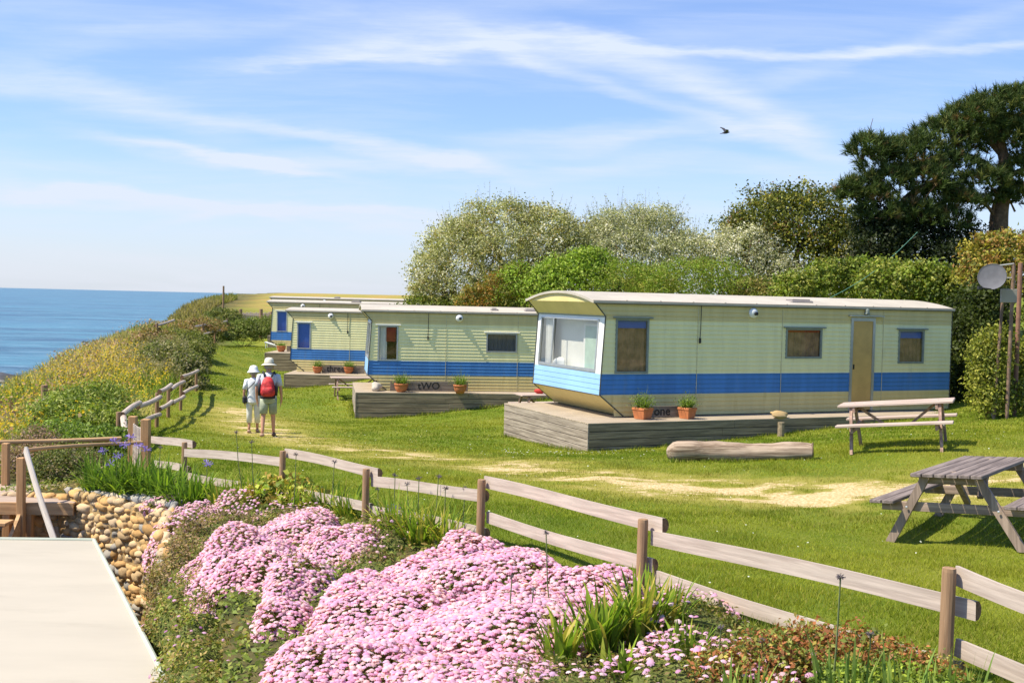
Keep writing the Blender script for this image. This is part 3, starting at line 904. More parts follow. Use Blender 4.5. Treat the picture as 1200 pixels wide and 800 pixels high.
def cards(P, N, size, cols, aspect=1.8, rng=RNG, jitter=0.8):
    """leaf shaped quads (rhombus) at P facing roughly N"""
    n = len(P)
    N = N + rng.normal(size=(n, 3)) * jitter
    N /= np.linalg.norm(N, axis=1)[:, None] + 1e-9
    A = np.cross(N, rng.normal(size=(n, 3))); A /= np.linalg.norm(A, axis=1)[:, None] + 1e-9
    B = np.cross(N, A)
    s = (size if np.ndim(size) else np.full(n, size)) * rng.uniform(.6, 1.35, n)
    a = A * (s / 2)[:, None]; b = B * (s / 2 / aspect)[:, None]
    bend = N * (s * .12)[:, None]
    V = np.stack([P - a - bend, P + b * 1.0, P + a - bend, P - b], 1).reshape(-1, 3)
    F = np.arange(n * 4).reshape(n, 4)
    C = np.repeat(cols, 4, 0)
    return V, F, C

def join(parts):
    V = []; F = []; C = []; b = 0
    for v, f, c in parts:
        V.append(v); F.append(np.asarray(f) + b); C.append(c); b += len(v)
    return np.concatenate(V), np.concatenate(F), np.concatenate(C)

GREENS = [(.10, .17, .03), (.15, .24, .04), (.20, .30, .05), (.08, .13, .03)]

def make_pot(label, loc, seed, kind='square', r=.15, h=.23, plant=.34, rz=0.0):
    rng = np.random.default_rng(seed)
    t_ = thing('potted_plant', label, 'potted plant', loc, rz, 'potted plants on the decks')
    b = MB()
    if kind == 'square':
        k = .78; vs = [(-r * k, -r * k, 0), (r * k, -r * k, 0), (r * k, r * k, 0), (-r * k, r * k, 0), (-r, -r, h * .8), (r, -r, h * .8), (r, r, h * .8), (-r, r, h * .8)]
        b.add(vs, [(3, 2, 1, 0), (0, 1, 5, 4), (1, 2, 6, 5), (2, 3, 7, 6), (3, 0, 4, 7)])
        b.box((-r - .012, -r - .012, h * .8), (r + .012, r + .012, h), bev=.008)
        b.build('pot', TERRA, t_)
    else:
        b.lathe([(.001, 0), (r * .62, 0), (r * .85, h * .3), (r, h * .62), (r * .97, h * .8), (r * 1.08, h * .84), (r * 1.08, h), (r * .9, h), (r * .88, h * .9), (.001, h * .9)], 20)
        b.build('pot', TERRA, t_, smooth=True)
    s = MB(); s.box((-r * .6, -r * .6, h), (r * .6, r * .6, h + .01)); s.build('soil', SOIL, t_)
    v, f, c = strap_leaves(110, plant * .8, .016, 1.5, [(.16, .24, .03), (.24, .33, .05), (.12, .19, .03)], rng, base=r * .6)
    n = 260; P = rng.normal(size=(n, 3)) * np.array([r * .8, r * .8, plant * .22]) + np.array([0, 0, plant * .3])
    P[:, 2] = np.abs(P[:, 2])
    cc = np.array([(.17, .25, .04), (.26, .34, .06), (.12, .18, .03)])[rng.integers(0, 3, n)]
    cv = cards(P, P - np.array([0, 0, -.1]), .04, cc, rng=rng)
    v2, f2, c2 = strap_leaves(9, plant * 1.35, .006, .35, [(.2, .26, .09)], rng, base=r * .4)
    V, F_, C_ = join([(v, f, c), cv, (v2, f2, c2)]); V[:, 2] += h
    link('foliage', fast_mesh('foliage', V, F_, C_), LEAF, t_)
    return t_

def local(c, u, v, w):
    q = along(c['org'], c['yaw'], u, v)
    return (q[0], q[1], c['z'] + w)
def pix_on(px, py, z):
    d = _f * FPX + (px - 600) * _R - (py - 400) * _U
    t = (z - CAM_Z) / d[2]
    return (d[0] * t, d[1] * t, z)
q = pix_on(753, 490.5, .705); make_pot('square terracotta pot left of the board reading one', q, 1, 'square', .16, .24, .42, Y1 + .35)
q = pix_on(805, 490.0, .705); make_pot('square terracotta pot right of the board reading one', q, 2, 'square', .145, .24, .36, Y1 + .35)
q = pix_on(470, 459.0, .255); make_pot('round terracotta pot left of the board reading TWO', q, 3, 'round', .21, .26, .42)
q = pix_on(539, 460.5, .255); make_pot('round terracotta pot right of the board reading TWO', q, 4, 'round', .20, .26, .45)
q = pix_on(372, 437.0, .035); make_pot('terracotta pot left of the board on the third caravan deck', q, 5, 'round', .19, .27, .36)
q = pix_on(408.5, 437.5, .035); make_pot('terracotta pot right of the board on the third caravan deck', q, 6, 'round', .19, .27, .36)
q = pix_on(329.5, 412.0, .285); make_pot('tilted looking terracotta pot on the fourth caravan deck', q, 7, 'round', .22, .30, .25)

def make_board(label, text, p0, yaw, L, H, size, off, z, group='number boards leaning on the decks'):
    t_ = thing('name_board', label, 'sign', (p0[0], p0[1], z), yaw, group)
    b = MB(); b.box((0, 0, 0), (L, .022, H), bev=.004); bo = b.build('board', BOARD, t_)
    cu = bpy.data.curves.new('lettering', 'FONT'); cu.body = text; cu.size = size; cu.extrude = .004; cu.offset = .003; cu.resolution_u = 3
    tmp = bpy.data.objects.new('lettering', cu); COL.objects.link(tmp)
    bpy.context.view_layer.update()
    me = bpy.data.meshes.new_from_object(tmp.evaluated_get(bpy.context.evaluated_depsgraph_get()))
    bpy.data.objects.remove(tmp); me.name = 'lettering'
    link('lettering', me, BLACKP, bo, loc=(off, -.008, H * .22), rot=(R(90), 0, 0))
a = pix_on(760, 489.5, .71); make_board('weathered board between the square pots with the word one', 'one', a, Y1, .86, .25, .27, .13, .71)
a = pix_on(457, 458.0, .26); make_board('weathered board between the round pots with the word TWO', 'tWO', a, CAR[1]['yaw'], 2.45, .30, .32, .86, .26)
a = pix_on(377, 436.5, .04); make_board('board between pots on the third deck with the word three', 'three', a, CAR[2]['yaw'], 1.75, .30, .34, .2, .04)
a = pix_on(336, 411.5, .29); make_board('small board on the fourth deck with the word four', 'four', a, CAR[3]['yaw'], .9, .28, .34, .15, .29)

PALESTONE = paint('pale_stone', (0.50, 0.44, 0.36), 0.9, 0.15, 9, bump=.4, bscale=20)
V, Fc = blob(.17, 4, 3, (1, 1, .85), .12); q = pix_on(442, 459, .25)
q = (-4.2, 34.6, .25 + .13); tag(link('stone_ball', fast_mesh('stone_ball', V, Fc, smooth=True), PALESTONE, loc=q), 'pale round stone sitting on the corner of the second deck', 'stone')
# pale wood slab on the deck edge
SLAB = wood('pale_cut_wood', (.62, .45, .22), (.40, .27, .12), 0)
V, Fc = blob(.2, 9, 3, (1.15, .6, .34), .16); q = pix_on(913, 489.5, .70)
tag(link('driftwood_slab', fast_mesh('driftwood_slab', V, Fc, smooth=True), SLAB, loc=(q[0], q[1] , .775), rot=(R(18), R(8), Y1)), 'pale oval driftwood slab lying on the edge of the nearest deck', 'driftwood')
q = pix_on(914, 494, .66); b = MB(); b.tube([(q[0], q[1] - .12, .66), (q[0], q[1] - .12, gz(q[0], q[1] - .12) - .2)], .075, 12)
tag(b.build('short_post', DECKSIDE), 'short round post standing against the nearest deck under the driftwood slab', 'post')

# ------------------------------------------------------------------ driftwood log
DRIFT = wood('driftwood', (0.48, 0.37, 0.27), (0.17, 0.115, 0.075), 0)
A = at(782, 528, 18.2); B = at(952, 532, 17.6)
t_ = thing('driftwood_log', 'long bleached driftwood log lying on the grass before the nearest deck', 'log', ((A[0] + B[0]) / 2, (A[1] + B[1]) / 2, 0))
L = math.hypot(B[0] - A[0], B[1] - A[1]) / 2
b = MB(); pts = []; rr = []; n = 26; vs = []; nseg = 20
zA, zB = gz(A[0], A[1]) + .13, gz(B[0], B[1]) + .12
zm = (zA + zB) / 2
for i in range(n + 1):
    f = i / n; x = -L + 2 * L * f; r = (.17 - .035 * f) * (min(1, (f * 14 + .25)) ** .5) * (1 + .05 * math.sin(f * 17) + .03 * math.sin(f * 41))
    for k in range(nseg):
        th = 2 * math.pi * k / nseg; rk = r * (1 + .06 * math.sin(3 * th + f * 4) + .04 * math.sin(7 * th + f * 9) + .03 * math.sin(2 * th - f * 23))
        vs.append((x, rk * math.cos(th), .015 * math.sin(f * 5) + rk * math.sin(th) + .02 * math.sin(f * 9)))
fs = [(i * nseg + k, i * nseg + (k + 1) % nseg, (i + 1) * nseg + (k + 1) % nseg, (i + 1) * nseg + k) for i in range(n) for k in range(nseg)]
c0 = len(vs); vs.append((-L - .02, 0, 0)); fs += [(c0, (k + 1) % nseg, k) for k in range(nseg)]
b.add(vs, fs)
o = b.build('log', DRIFT, t_, smooth=True)
t_.rotation_euler = (0, -math.atan2(zB - zA, 2 * L), math.atan2(B[1] - A[1], B[0] - A[0])); t_.location.z = zm
b = MB(); b.lathe([(.001, 0), (.07, -.04), (.115, .0), (.13, .012), (.12, .02), (.001, .018)], 18, c=(L - .0, 0, -.0 + .02), M=Matrix.Rotation(R(90), 4, 'Y')); b.build('cut_end', paint('rotten_end_grain', (.16, .11, .07), .9, .4, 12, bump=.7), t_)

# ------------------------------------------------------------------ picnic tables
PT_TOP = {'grey': wood('grey_table_boards', (0.29, 0.235, 0.21), (0.12, 0.095, 0.085), 0), 'pale': wood('pale_table_boards', (0.60, 0.48, 0.40), (0.36, 0.27, 0.22), 0)}
PT_LEG = {'grey': wood('brown_table_frame', (0.40, 0.30, 0.235), (0.20, 0.15, 0.115), 2), 'pale': wood('pink_brown_table_frame', (0.48, 0.32, 0.24), (0.24, 0.15, 0.11), 2)}
PT_RAIL = {'grey': wood('brown_table_rail', (0.40, 0.30, 0.235), (0.20, 0.15, 0.115), 1), 'pale': wood('pink_brown_table_rail', (0.48, 0.32, 0.24), (0.24, 0.15, 0.11), 1)}
BOLT = paint('zinc_bolt', (.6, .6, .6), .4, .05, metal=.7)

def make_table(label, loc, rz, kind='grey', L=1.7, spread_=.68, nb=6, tw=.72):
    """local x = length; legs splay in y"""
    t_ = thing('picnic_table', label, 'picnic table', loc, rz, 'wooden picnic tables on the grass')
    rs = random.Random(int(L * 77))
    H = .74; bw = tw / nb
    b = MB()
    for i in range(nb):
        y = -tw / 2 + i * bw
        b.box((-L / 2 + rs.uniform(-.006, .006), y + .006, H - .038), (L / 2 + rs.uniform(-.006, .006), y + bw - .006, H), bev=.006)
    b.build('tabletop', PT_TOP[kind], t_)
    for s in (-1, 1):
        b = MB()
        for k in range(2):
            y = s * (.60 + k * .13)
            b.box((-L / 2, y - .06, .415), (L / 2, y + .06, .452), bev=.006)
        b.build('seat', PT_TOP[kind], t_)
    for e in (-1, 1):
        x = e * (L / 2 - .20)
        for s in (-1, 1):
            b = MB(); w2 = .05; th = .022
            top = (s * .25, H - .04); bot = (s * spread_, -.02)
            vs = []
            for xx in (x - th, x + th):
                vs += [(xx, top[0] - w2, top[1]), (xx, top[0] + w2, top[1]), (xx, bot[0] + w2, bot[1]), (xx, bot[0] - w2, bot[1])]
            b.add(vs, [(0, 1, 2, 3), (7, 6, 5, 4), (4, 5, 1, 0), (5, 6, 2, 1), (6, 7, 3, 2), (7, 4, 0, 3)])
            lg = b.build('leg', PT_LEG[kind], t_)
            bb = MB(); bb.lathe([(.001, 0), (.013, 0), (.013, .008), (.001, .012)], 8, c=(x + e * (th + .022), s * .455, .37), M=Matrix.Rotation(R(90 * e), 4, 'Y')); bb.build('bolt', BOLT, lg)
        b = MB(); xr = x - e * .044
        b.box((xr - .02, -.74, .32), (xr + .02, .74, .415), bev=.004)
        b.build('seat_rail', PT_RAIL[kind], t_)
        b = MB(); b.box((xr - .02, -tw / 2 + .02, H - .128), (xr + .02, tw / 2 - .02, H - .04), bev=.004); b.build('top_rail', PT_RAIL[kind], t_)
        b = MB(); Mx = Matrix.Translation((x * .62, 0, .545)) @ Matrix.Rotation(R(-38 * e), 4, 'Y')
        b.box((-.30, -.03, -.02), (.30, .03, .02), M=Mx); b.build('brace', PT_LEG[kind], t_)
    return t_
# near table: gable end towards the viewer, length running away to the right
def table_at(px, py, Y, **k):
    q = at(px, py, Y); return (q[0], q[1], gz(q[0], q[1]))
a = at(1043, 636, 11.35); c_ = at(1195, 642, 11.15)
ctr_end = (a + c_) / 2
rz = R(52)
org = ctr_end + np.array([math.cos(rz), math.sin(rz), 0]) * (.95 - .20)
tb1 = make_table('large grey picnic table nearest the viewer at the right edge of the lawn', (org[0], org[1], gz(org[0], org[1]) + .005), rz, 'grey', 1.9, .66); tb1.rotation_euler = (R(-4.5), 0, rz)
q = at(1054, 524, 17.8)
tb2 = make_table('pale picnic table standing side on before the door of the nearest caravan', (q[0], 17.8, gz(q[0], 17.8) - .0), R(-24), 'pale', 1.74, .62)
tb2.rotation_euler = (0, R(-6), R(-24))
q = at(404, 466, 38.5)
make_table('weathered picnic table beside the second deck, behind the walkers to their right', (q[0] + .35, q[1] + .2, gz(q[0], q[1] + .2)), R(14), 'pale', 1.75, .66)
q = at(628, 466, 30.5)
t4 = make_table('small picnic table half hidden behind the corner of the nearest caravan', (q[0] + .25, q[1], gz(q[0], q[1])), R(20), 'pale', 1.6, .66)
RED = paint('red_cloth', (.55, .05, .04), .8, .15, 6)
V, Fc = blob(.11, 8, 2, (1.2, .7, .8), .3); tag(link('red_bag', fast_mesh('red_bag', V, Fc, smooth=True), RED, loc=(q[0] + .1, q[1], gz(q[0], q[1]) + .82)), 'small red bag lying on the table behind the nearest caravan', 'bag')
# pale folding lounger on the fourth deck
q = pix_on(317, 408, .29)
b = MB(); Mx = Matrix.Rotation(R(16), 4, 'Y')
for k in range(7): b.box((-.42 + k * .12, -.25, .2), (-.31 + k * .12, .25, .225), M=Mx)
for s in (-.22, .2): b.box((-.42, s, .165), (.42, s + .03, .198), M=Mx); b.box((-.3, s, 0), (-.27, s + .03, .26)); b.box((.27, s, 0), (.3, s + .03, .09))
tag(b.build('deck_lounger', WHITE, loc=(q[0], q[1] + .3, .29)), 'white slatted lounger on the fourth deck beside the pot', 'lounger')

# ------------------------------------------------------------------ post and rail fences
RAILM = wood('bleached_rail', (0.60, 0.50, 0.41), (0.40, 0.32, 0.26), 0)
POSTM = wood('round_post', (0.46, 0.29, 0.16), (0.22, 0.13, 0.07), 2)
ENDG = paint('rail_end_grain', (0.22, 0.12, 0.06), .9, .4, 30)
SAWN = wood('new_sawn_timber', (0.60, 0.36, 0.17), (0.40, 0.22, 0.10), 2)
SAWNX = wood('new_sawn_rail', (0.60, 0.38, 0.19), (0.42, 0.25, 0.12), 0)

def rail(parent, A, B, d=.12, name='rail', mat=None, half=True, taper=1.0):
    """half round rail, flat side towards -normal; A,B world points; parent at root location"""
    A = Vector(A); B = Vector(B); L = (B - A).length
    b = MB(); n = 9; m_ = 8; vs = []
    prof = [(-d / 2, 0), (-d / 2 * .98, d * .12)] + [(-d / 2 * math.cos(math.pi * k / n), d * .12 + d * .42 * math.sin(math.pi * k / n)) for k in range(1, n)] + [(d / 2 * .98, d * .12), (d / 2, 0)]
    if not half:
        prof = [(d / 2 * math.cos(2 * math.pi * k / 12), d / 2 * math.sin(2 * math.pi * k / 12)) for k in range(12)]
    rs = random.Random(int(L * 1000) % 999)
    ph = rs.uniform(0, 6)
    for i in range(m_ + 1):
        f = i / m_; x = L * f; k_ = 1 + (taper - 1) * f + .03 * math.sin(f * 7 + ph)
        for (z, y) in prof:
            vs.append((x, y * k_ + .006 * math.sin(f * 5 + ph), z * k_ + .012 * math.sin(f * 4 + ph)))
    N = len(prof)
    fs = [(i * N + k, (i + 1) * N + k, (i + 1) * N + (k + 1) % N, i * N + (k + 1) % N) for i in range(m_) for k in range(N)]
    b.add(vs, fs); k0 = len(b.f)
    b.f += [tuple(range(N)), tuple(m_ * N + k for k in range(N - 1, -1, -1))]; b.mi += [1, 1]
    o = b.build(name, [mat or RAILM, ENDG], parent, smooth=False)
    o.location = A - (Vector(parent.location) if parent else Vector((0, 0, 0)))
    dx = (B - A)
    o.rotation_euler = (0, -math.atan2(dx.z, math.hypot(dx.x, dx.y)), math.atan2(dx.y, dx.x))
    return o
def post(parent, x, y, z0, z1, r=.05, mat=None, square=False, name='post'):
    b = MB()
    if square: b.box((-r, -r, z0 - z1), (r, r, 0), bev=.006)
    else: b.tube([(0, 0, z0 - z1), (0.004, 0, -.02), (0.004, 0, 0)], [r * 1.03, r, r * .94], 14)
    o = b.build(name, mat or POSTM, parent)
    o.location = Vector((x, y, z1)) - (Vector(parent.location) if parent else Vector((0, 0, 0)))
    return o

FP = [(171, 491, 16.6), (216, 518, 14.9), (331, 528, 13.1), (428.8, 549, 11.5), (564, 561.6, 9.8), (753, 608, 7.8), (1111.6, 665, 5.9)]
FPW = [at(*p) for p in FP]
fence = thing('rail_fence', 'bleached half round rail fence crossing the lawn edge behind the flower bed', 'fence', (-.24, 9.8, .74))
for i, q in enumerate(FPW):
    if i == 0: continue
    post(fence, q[0], q[1], gz(q[0], q[1]) - .3, q[2], .037)
last = at(1340, 735, 4.9)
post(fence, last[0], last[1], .6, last[2], .042)
def nrm(A, B):
    d = (B - A); n = np.array([-d[1], d[0], 0]); return n / np.linalg.norm(n)
# (pixel, pixel, depth, depth, in front (-1) or behind (+1) the posts)
UP = [((174, 514), (222, 521.5), 16.5, 14.85, 1), ((219, 529.6), (333, 540), 14.9, 13.1, -1), ((329.6, 531), (439, 554), 13.15, 11.4, 1), ((430, 565), (563, 580), 11.5, 9.8, 1),
      ((562, 566), (771, 614.5), 9.85, 7.72, 1), ((758, 629), (1139, 717), 7.78, 5.83, 1), ((1112, 675), (1345, 760), 5.92, 4.9, 1)]
for (p0, p1, Ya, Yb, s) in UP:
    A = at(*p0, Ya); B = at(*p1, Yb); n = nrm(A, B) * .042 * s
    rail(fence, A + n, B + n, .106)
LO = [((176, 542), (216, 551), 16.5, 14.9), ((216, 558), (331, 578), 14.85, 13.1), ((331, 572), (429, 597), 13.1, 11.5), ((429, 597), (564, 626), 11.5, 9.8), ((564, 607), (757, 664), 9.8, 7.75), ((757, 676), (1118, 789), 7.8, 5.88), ((1112, 757), (1345, 870), 5.9, 4.9)]
for (p0, p1, Ya, Yb) in LO:
    A = at(*p0, Ya); B = at(*p1, Yb); n = nrm(A, B) * .05
    rail(fence, A + n, B + n, .10)

# gate and its posts
gate = thing('garden_gate', 'small weathered slatted gate between two square posts beside the purple flowers', 'gate', (-5.6, 17.0, .35))
a = at(156, 487.5, 17.6); c_ = at(171, 491, 16.6)
post(gate, c_[0], c_[1], .2, c_[2], .06, SAWN, True); post(gate, a[0], a[1], .2, a[2], .06, SAWN, True)
for k in range(8):
    f = (k + .8) / 9.0; q = a * (1 - f) + c_ * f
    b = MB(); b.box((-.035, -.012, -.85), (.035, .012, 0), bev=.003); o = b.build('slat', RAILM, gate); o.location = Vector((q[0], q[1], q[2] - .10 - .05 * math.sin(math.pi * f))) - gate.location
    o.rotation_euler = (0, 0, math.atan2(c_[1] - a[1], c_[0] - a[0]))
for dz in (.28, .72):
    rail(gate, a + np.array([0.03, 0, -dz]), c_ + np.array([0.03, 0, -dz]), .075, 'gate_rail')
rail(gate, a + np.array([0.03, 0, -.75]), c_ + np.array([0.03, 0, -.25]), .06, 'gate_brace')

# second fence, along the left of the lawn
lf = thing('rail_fence', 'round pole fence along the cliff edge plants left of the walkers', 'fence', (-8.5, 27, 0))
LFp = [(139, 485, 19.5), (159, 474, 21.8), (184, 462, 25), (197.5, 453, 28), (212, 446, 31.5), (230, 436, 36)]
for i, (x, y, Y) in enumerate(LFp):
    q = at(x, y, Y)
    if i != 1: post(lf, q[0], q[1], gz(q[0], q[1]) - .2, q[2] + .04, .045)
for i, (p0, p1, Ya, Yb) in enumerate([((139, 485), (160, 472), 19.5, 21.8), ((158, 477), (185, 465), 21.8, 25), ((184, 459), (198, 451), 25, 28), ((197, 456), (213, 447), 28, 31.5), ((211, 442), (230, 434), 31.5, 36),
        ((145, 500), (184, 486), 20.5, 25), ((184, 480), (199, 470), 25, 28), ((199, 473), (213, 464), 28, 31.5), ((212, 461), (229, 452), 31.5, 36)]):
    rail(lf, at(*p0, Ya) + np.array([.06, 0, 0]), at(*p1, Yb) + np.array([.06, 0, 0]), .105, half=False)
rail(lf, at(141, 490, 19.5) + np.array([.05, 0, 0]), at(148, 508, 18.6), .11, half=False)
# far fences
ff = thing('rail_fence', 'far grey rail fence among the dark bushes at the end of the lawn', 'fence', (-22, 70, 0))
for (p0, p1, Ya, Yb) in [((228, 383), (266, 376), 62, 72), ((236, 392), (262, 386), 62, 70), ((182, 382), (204, 375), 50, 56)]:
    rail(ff, at(*p0, Ya), at(*p1, Yb), .11, half=False)
for (x, y, Y) in [(238, 381, 64), (252, 378, 68), (266, 375, 72), (184, 381, 50)]:
    q = at(x, y, Y); post(ff, q[0], q[1], q[2] - 1.3, q[2] + .1, .06)
pf = thing('paling_fence', 'pale upright paling fence at the far end of the lawn behind a bush', 'fence', (-21, 82, 0))
for i in range(16):
    x = 283 + i * 2.15; q = at(x, 365.5 + (i * 7 % 5) * .3, 86)
    b = MB(); b.box((-.06, -.02, -1.5), (.055, .02, 0), bev=.01); o = b.build('paling', RAILM, pf); o.location = Vector(q) - pf.location
for x, y in ((282, 362), (306, 362), (318, 365)):
    q = at(x, y, 85.7); post(pf, q[0], q[1], q[2] - 2.2, q[2], .13, POSTM)
rail(pf, at(283, 369, 85.9), at(330, 369, 85.9), .12); 
sp_ = at(262, 335, 84); b = MB(); b.tube([(sp_[0], sp_[1], sp_[2] - 3.8), tuple(sp_)], [.09, .07], 10)
tag(b.build('tall_post', POSTM), 'lone tall dark post standing above the sea horizon at the cliff top', 'post')
op = thing('post_stump', 'short dark wooden post with crosspiece at far left before the sea', 'post', (-10.2, 26, 0))
q = at(52, 451, 25.5); post(op, q[0], q[1], q[2] - 1.1, q[2], .075, POSTM); rail(op, at(46, 468, 25.4), at(57, 471, 25.4), .08, half=False)

# ------------------------------------------------------------------ retaining wall of cobbles
wallo = thing('cobble_wall', 'dry sandy cobble retaining wall below the purple flowers, beside the pale roof', 'wall', (-4.6, 14.1, 0))
rng = np.random.default_rng(21)
V0, F0 = blob(1.0, 1, 2, (1, 1, 1), .0)
Vv, Ff, Cc = [], [], []
bases = []
for s in range(6):
    v_, f_ = blob(1.0, 30 + s, 2, (1, 1, 1), .34); bases.append((v_, f_))
seg = np.diff(WALL, axis=0); segl = np.hypot(*seg.T); cum = np.r_[0, np.cumsum(segl)]
def wall_pt(s):
    i = min(max(np.searchsorted(cum, s) - 1, 0), len(seg) - 1); f = (s - cum[i]) / segl[i]
    p = WALL[i] + seg[i] * f; d = seg[i] / segl[i]
    return p, d, np.array([d[1], -d[0]])         # point, tangent, outward normal (yard side)
S0, S1 = cum[1] - 1.2, cum[7] - .3
base_pts = {k: ([], [], []) for k in range(6)}
z = -1.35
STC = np.array([(.52, .31, .12), (.58, .38, .17), (.46, .27, .10), (.62, .45, .25), (.42, .29, .15), (.50, .33, .14), (.32, .29, .24), (.55, .40, .24), (.56, .34, .14)])
row = 0
while z < 1.0:
    hh = rng.uniform(.062, .115); s = S0 + rng.uniform(0, .1)
    while s < S1:
        wd = rng.uniform(.07, .21)
        p, d, n = wall_pt(s + wd / 2)
        top = float(plateau(np.array([p[0] - n[0] * .25]), np.array([p[1] - n[1] * .25]))[0]) + .02
        if z + hh / 2 < top:
            k = rng.integers(6); sc = (wd * .60, rng.uniform(.055, .075), hh * rng.uniform(.60, .72))
            Tm = np.array([[d[0], n[0], 0], [d[1], n[1], 0], [0, 0, 1]])
            ang = rng.normal() * .12; Rm = np.array([[math.cos(ang), 0, -math.sin(ang)], [0, 1, 0], [math.sin(ang), 0, math.cos(ang)]])
            off = .06 + rng.uniform(-.015, .025)
            base_pts[k][0].append(Tm @ Rm @ np.diag(sc)); base_pts[k][1].append([p[0] + n[0] * off, p[1] + n[1] * off, z + hh / 2 + rng.uniform(-.012, .012)])
            base_pts[k][2].append(STC[rng.integers(len(STC))] * rng.uniform(.8, 1.15))
        s += wd
    z += hh * .96
    row += 1
# coping of loose grey stones along the top
s = cum[2] + .1
while s < cum[5] - .1:
    p, d, n = wall_pt(s); top = float(plateau(np.array([p[0] - n[0] * .25]), np.array([p[1] - n[1] * .25]))[0])
    for r_ in range(2):
        k = rng.integers(6); q = rng.uniform(.04, .075)
        base_pts[k][0].append(np.diag([q * 1.3, q, q * .8])); base_pts[k][1].append([p[0] - n[0] * (.05 + .13 * r_ + rng.uniform(-.04, .04)), p[1] - n[1] * (.05 + .13 * r_), top + .03])
        base_pts[k][2].append(np.array([(.36, .33, .28), (.5, .42, .3), (.28, .27, .25)][rng.integers(3)]))
    s += rng.uniform(.07, .13)
parts = []
for k in range(6):
    m_, p_, c__ = base_pts[k]
    parts.append(spread(bases[k][0], bases[k][1], np.array(m_), np.array(p_) - np.array([-4.6, 14.1, 0]), np.array(c__)))
V, Fq, Cq = join(parts)
link('stones', fast_mesh('stones', V, Fq, Cq, smooth=True), STONE, wallo)
b = MB()
prev = None
for s in np.arange(S0, S1, .15):
    p, d, n = wall_pt(s); top = float(plateau(np.array([p[0]]), np.array([p[1]]))[0]) - .01
    a_ = p + n * .092; c2 = p - n * .22
    cur = [(a_[0] + 4.6, a_[1] - 14.1, -1.5), (a_[0] + 4.6, a_[1] - 14.1, top), (c2[0] + 4.6, c2[1] - 14.1, top)]
    if prev:
        b.quad(prev[0], cur[0], cur[1], prev[1]); b.quad(prev[1], cur[1], cur[2], prev[2])
    prev = cur
b.build('mortar', paint('sandy_mortar', (.46, .31, .14), .95, .3, 8, .1, bump=.5), wallo)

# ------------------------------------------------------------------ pale flat roof in the left foreground
fr_ = thing('flat_roofed_shed', 'low shed with smooth cream flat roof filling the bottom left corner', 'shed', (-5, 9, -1.3))
ROOFC = paint('cream_roof_coating', (0.43, 0.385, 0.305), 0.65, 0.05, .7, .35, stretch=(.6, 2.2, 1), bump=.12, bscale=1.6, dirt=(.36, .32, .25), dscale=1.1)
poly = [(-12, 12.4), (-5.83, 12.64), (-4.79, 12.76), (-2.5, 8.13), (-.9, 4.9), (-1.6, 4.2), (-12, 4.2)]
poly = [p for p in poly if True]
poly = [(-12, 12.35), (-4.79, 12.76), (-2.5, 8.13), (-2.42, 4.6), (-12, 4.6)]
def prism(mb, poly, z0, z1, org, inset=0.0):
    c0 = np.mean(poly, 0)
    P = [np.array(p) + (c0 - np.array(p)) / np.linalg.norm(c0 - np.array(p)) * inset for p in poly]
    n = len(P); vs = [(p[0] - org[0], p[1] - org[1], z0 - org[2]) for p in P] + [(p[0] - org[0], p[1] - org[1], z1 - org[2]) for p in P]
    fs = [tuple(range(n - 1, -1, -1))] if False else [tuple(range(n))]
    fs += [tuple(range(2 * n - 1, n - 1, -1))]
    fs += [(i, i + n, (i + 1) % n + n, (i + 1) % n) for i in range(n)]
    mb.add(vs, fs)
og = (-5, 9, -1.3)
b = MB(); prism(b, poly, .255, .30, og); b.build('flat_roof', ROOFC, fr_)
b = MB(); prism(b, poly, .06, .252, og, .03); b.build('fascia', paint('grey_green_fascia', (.12, .15, .12), .6, .1), fr_)
b = MB(); prism(b, poly, -1.35, .057, og, .22); b.build('wall', paint('shed_wall', (.35, .32, .27), .8, .1), fr_)
b = MB()
pe = [poly[0], poly[1], poly[2], poly[3]]
for a_, c2 in zip(pe[:-1], pe[1:]):
    b.tube([(a_[0] + 5, a_[1] - 9, 1.605), (c2[0] + 5, c2[1] - 9, 1.605)], .022, 8)
b.build('edge_trim', paint('pale_green_edge_trim', (.42, .45, .36), .5, .08), fr_)

# ------------------------------------------------------------------ boardwalk, steps and handrails
bw_ = thing('boardwalk', 'raised timber boardwalk with sawn handrails at the left edge', 'boardwalk', (-8, 14.8, .45))
BWM = wood('boardwalk_boards', (0.52, 0.40, 0.31), (0.30, 0.22, 0.17), 0)
b = MB()
Mx = Matrix.Rotation(R(4), 4, 'Z')
for k in range(9):
    b.box((-4.2, -.72 + k * .15, -.035), (2.35 - (.04 * k), -.58 + k * .15, 0), bev=.004, M=Mx)
b.build('boards', BWM, bw_)
b = MB(); b.box((-4.2, -.76, -.16), (2.35, -.725, -.002), bev=.004, M=Mx); b.build('edge_beam', SAWNX, bw_)
for x in (8, 33):
    q = at(x, 586, 14.2); post(bw_, q[0], q[1] + .02, -1.3, .42, .05, SAWN, True)
q0 = at(7, 519, 15.4); post(bw_, q0[0], q0[1], .43, q0[2], .045, SAWN, True)
q1 = at(25, 536, 14.1); post(bw_, q1[0], q1[1], -1.3, q1[2], .045, SAWN, True, 'newel_post')
rail(bw_, at(-120, 522, 15.6), at(142, 513, 17.2), .065, 'handrail', SAWNX, half=False)
rail(bw_, at(27, 527.5, 14.1), at(166, 517.5, 16.5), .05, 'handrail', SAWNX, half=False)
PALER = wood('pale_handrail', (.66, .60, .52), (.48, .42, .35), 0)
A = at(28, 526.5, 14.05); B = at(61.5, 633, 13.1); B = A + (B - A) * 1.35
o = rail(bw_, A, B, .1, 'sloping_handrail', PALER)
st = thing('timber_steps', 'open sawn timber steps going down from the boardwalk at the left edge', 'steps', (-6.9, 13.6, -1.3))
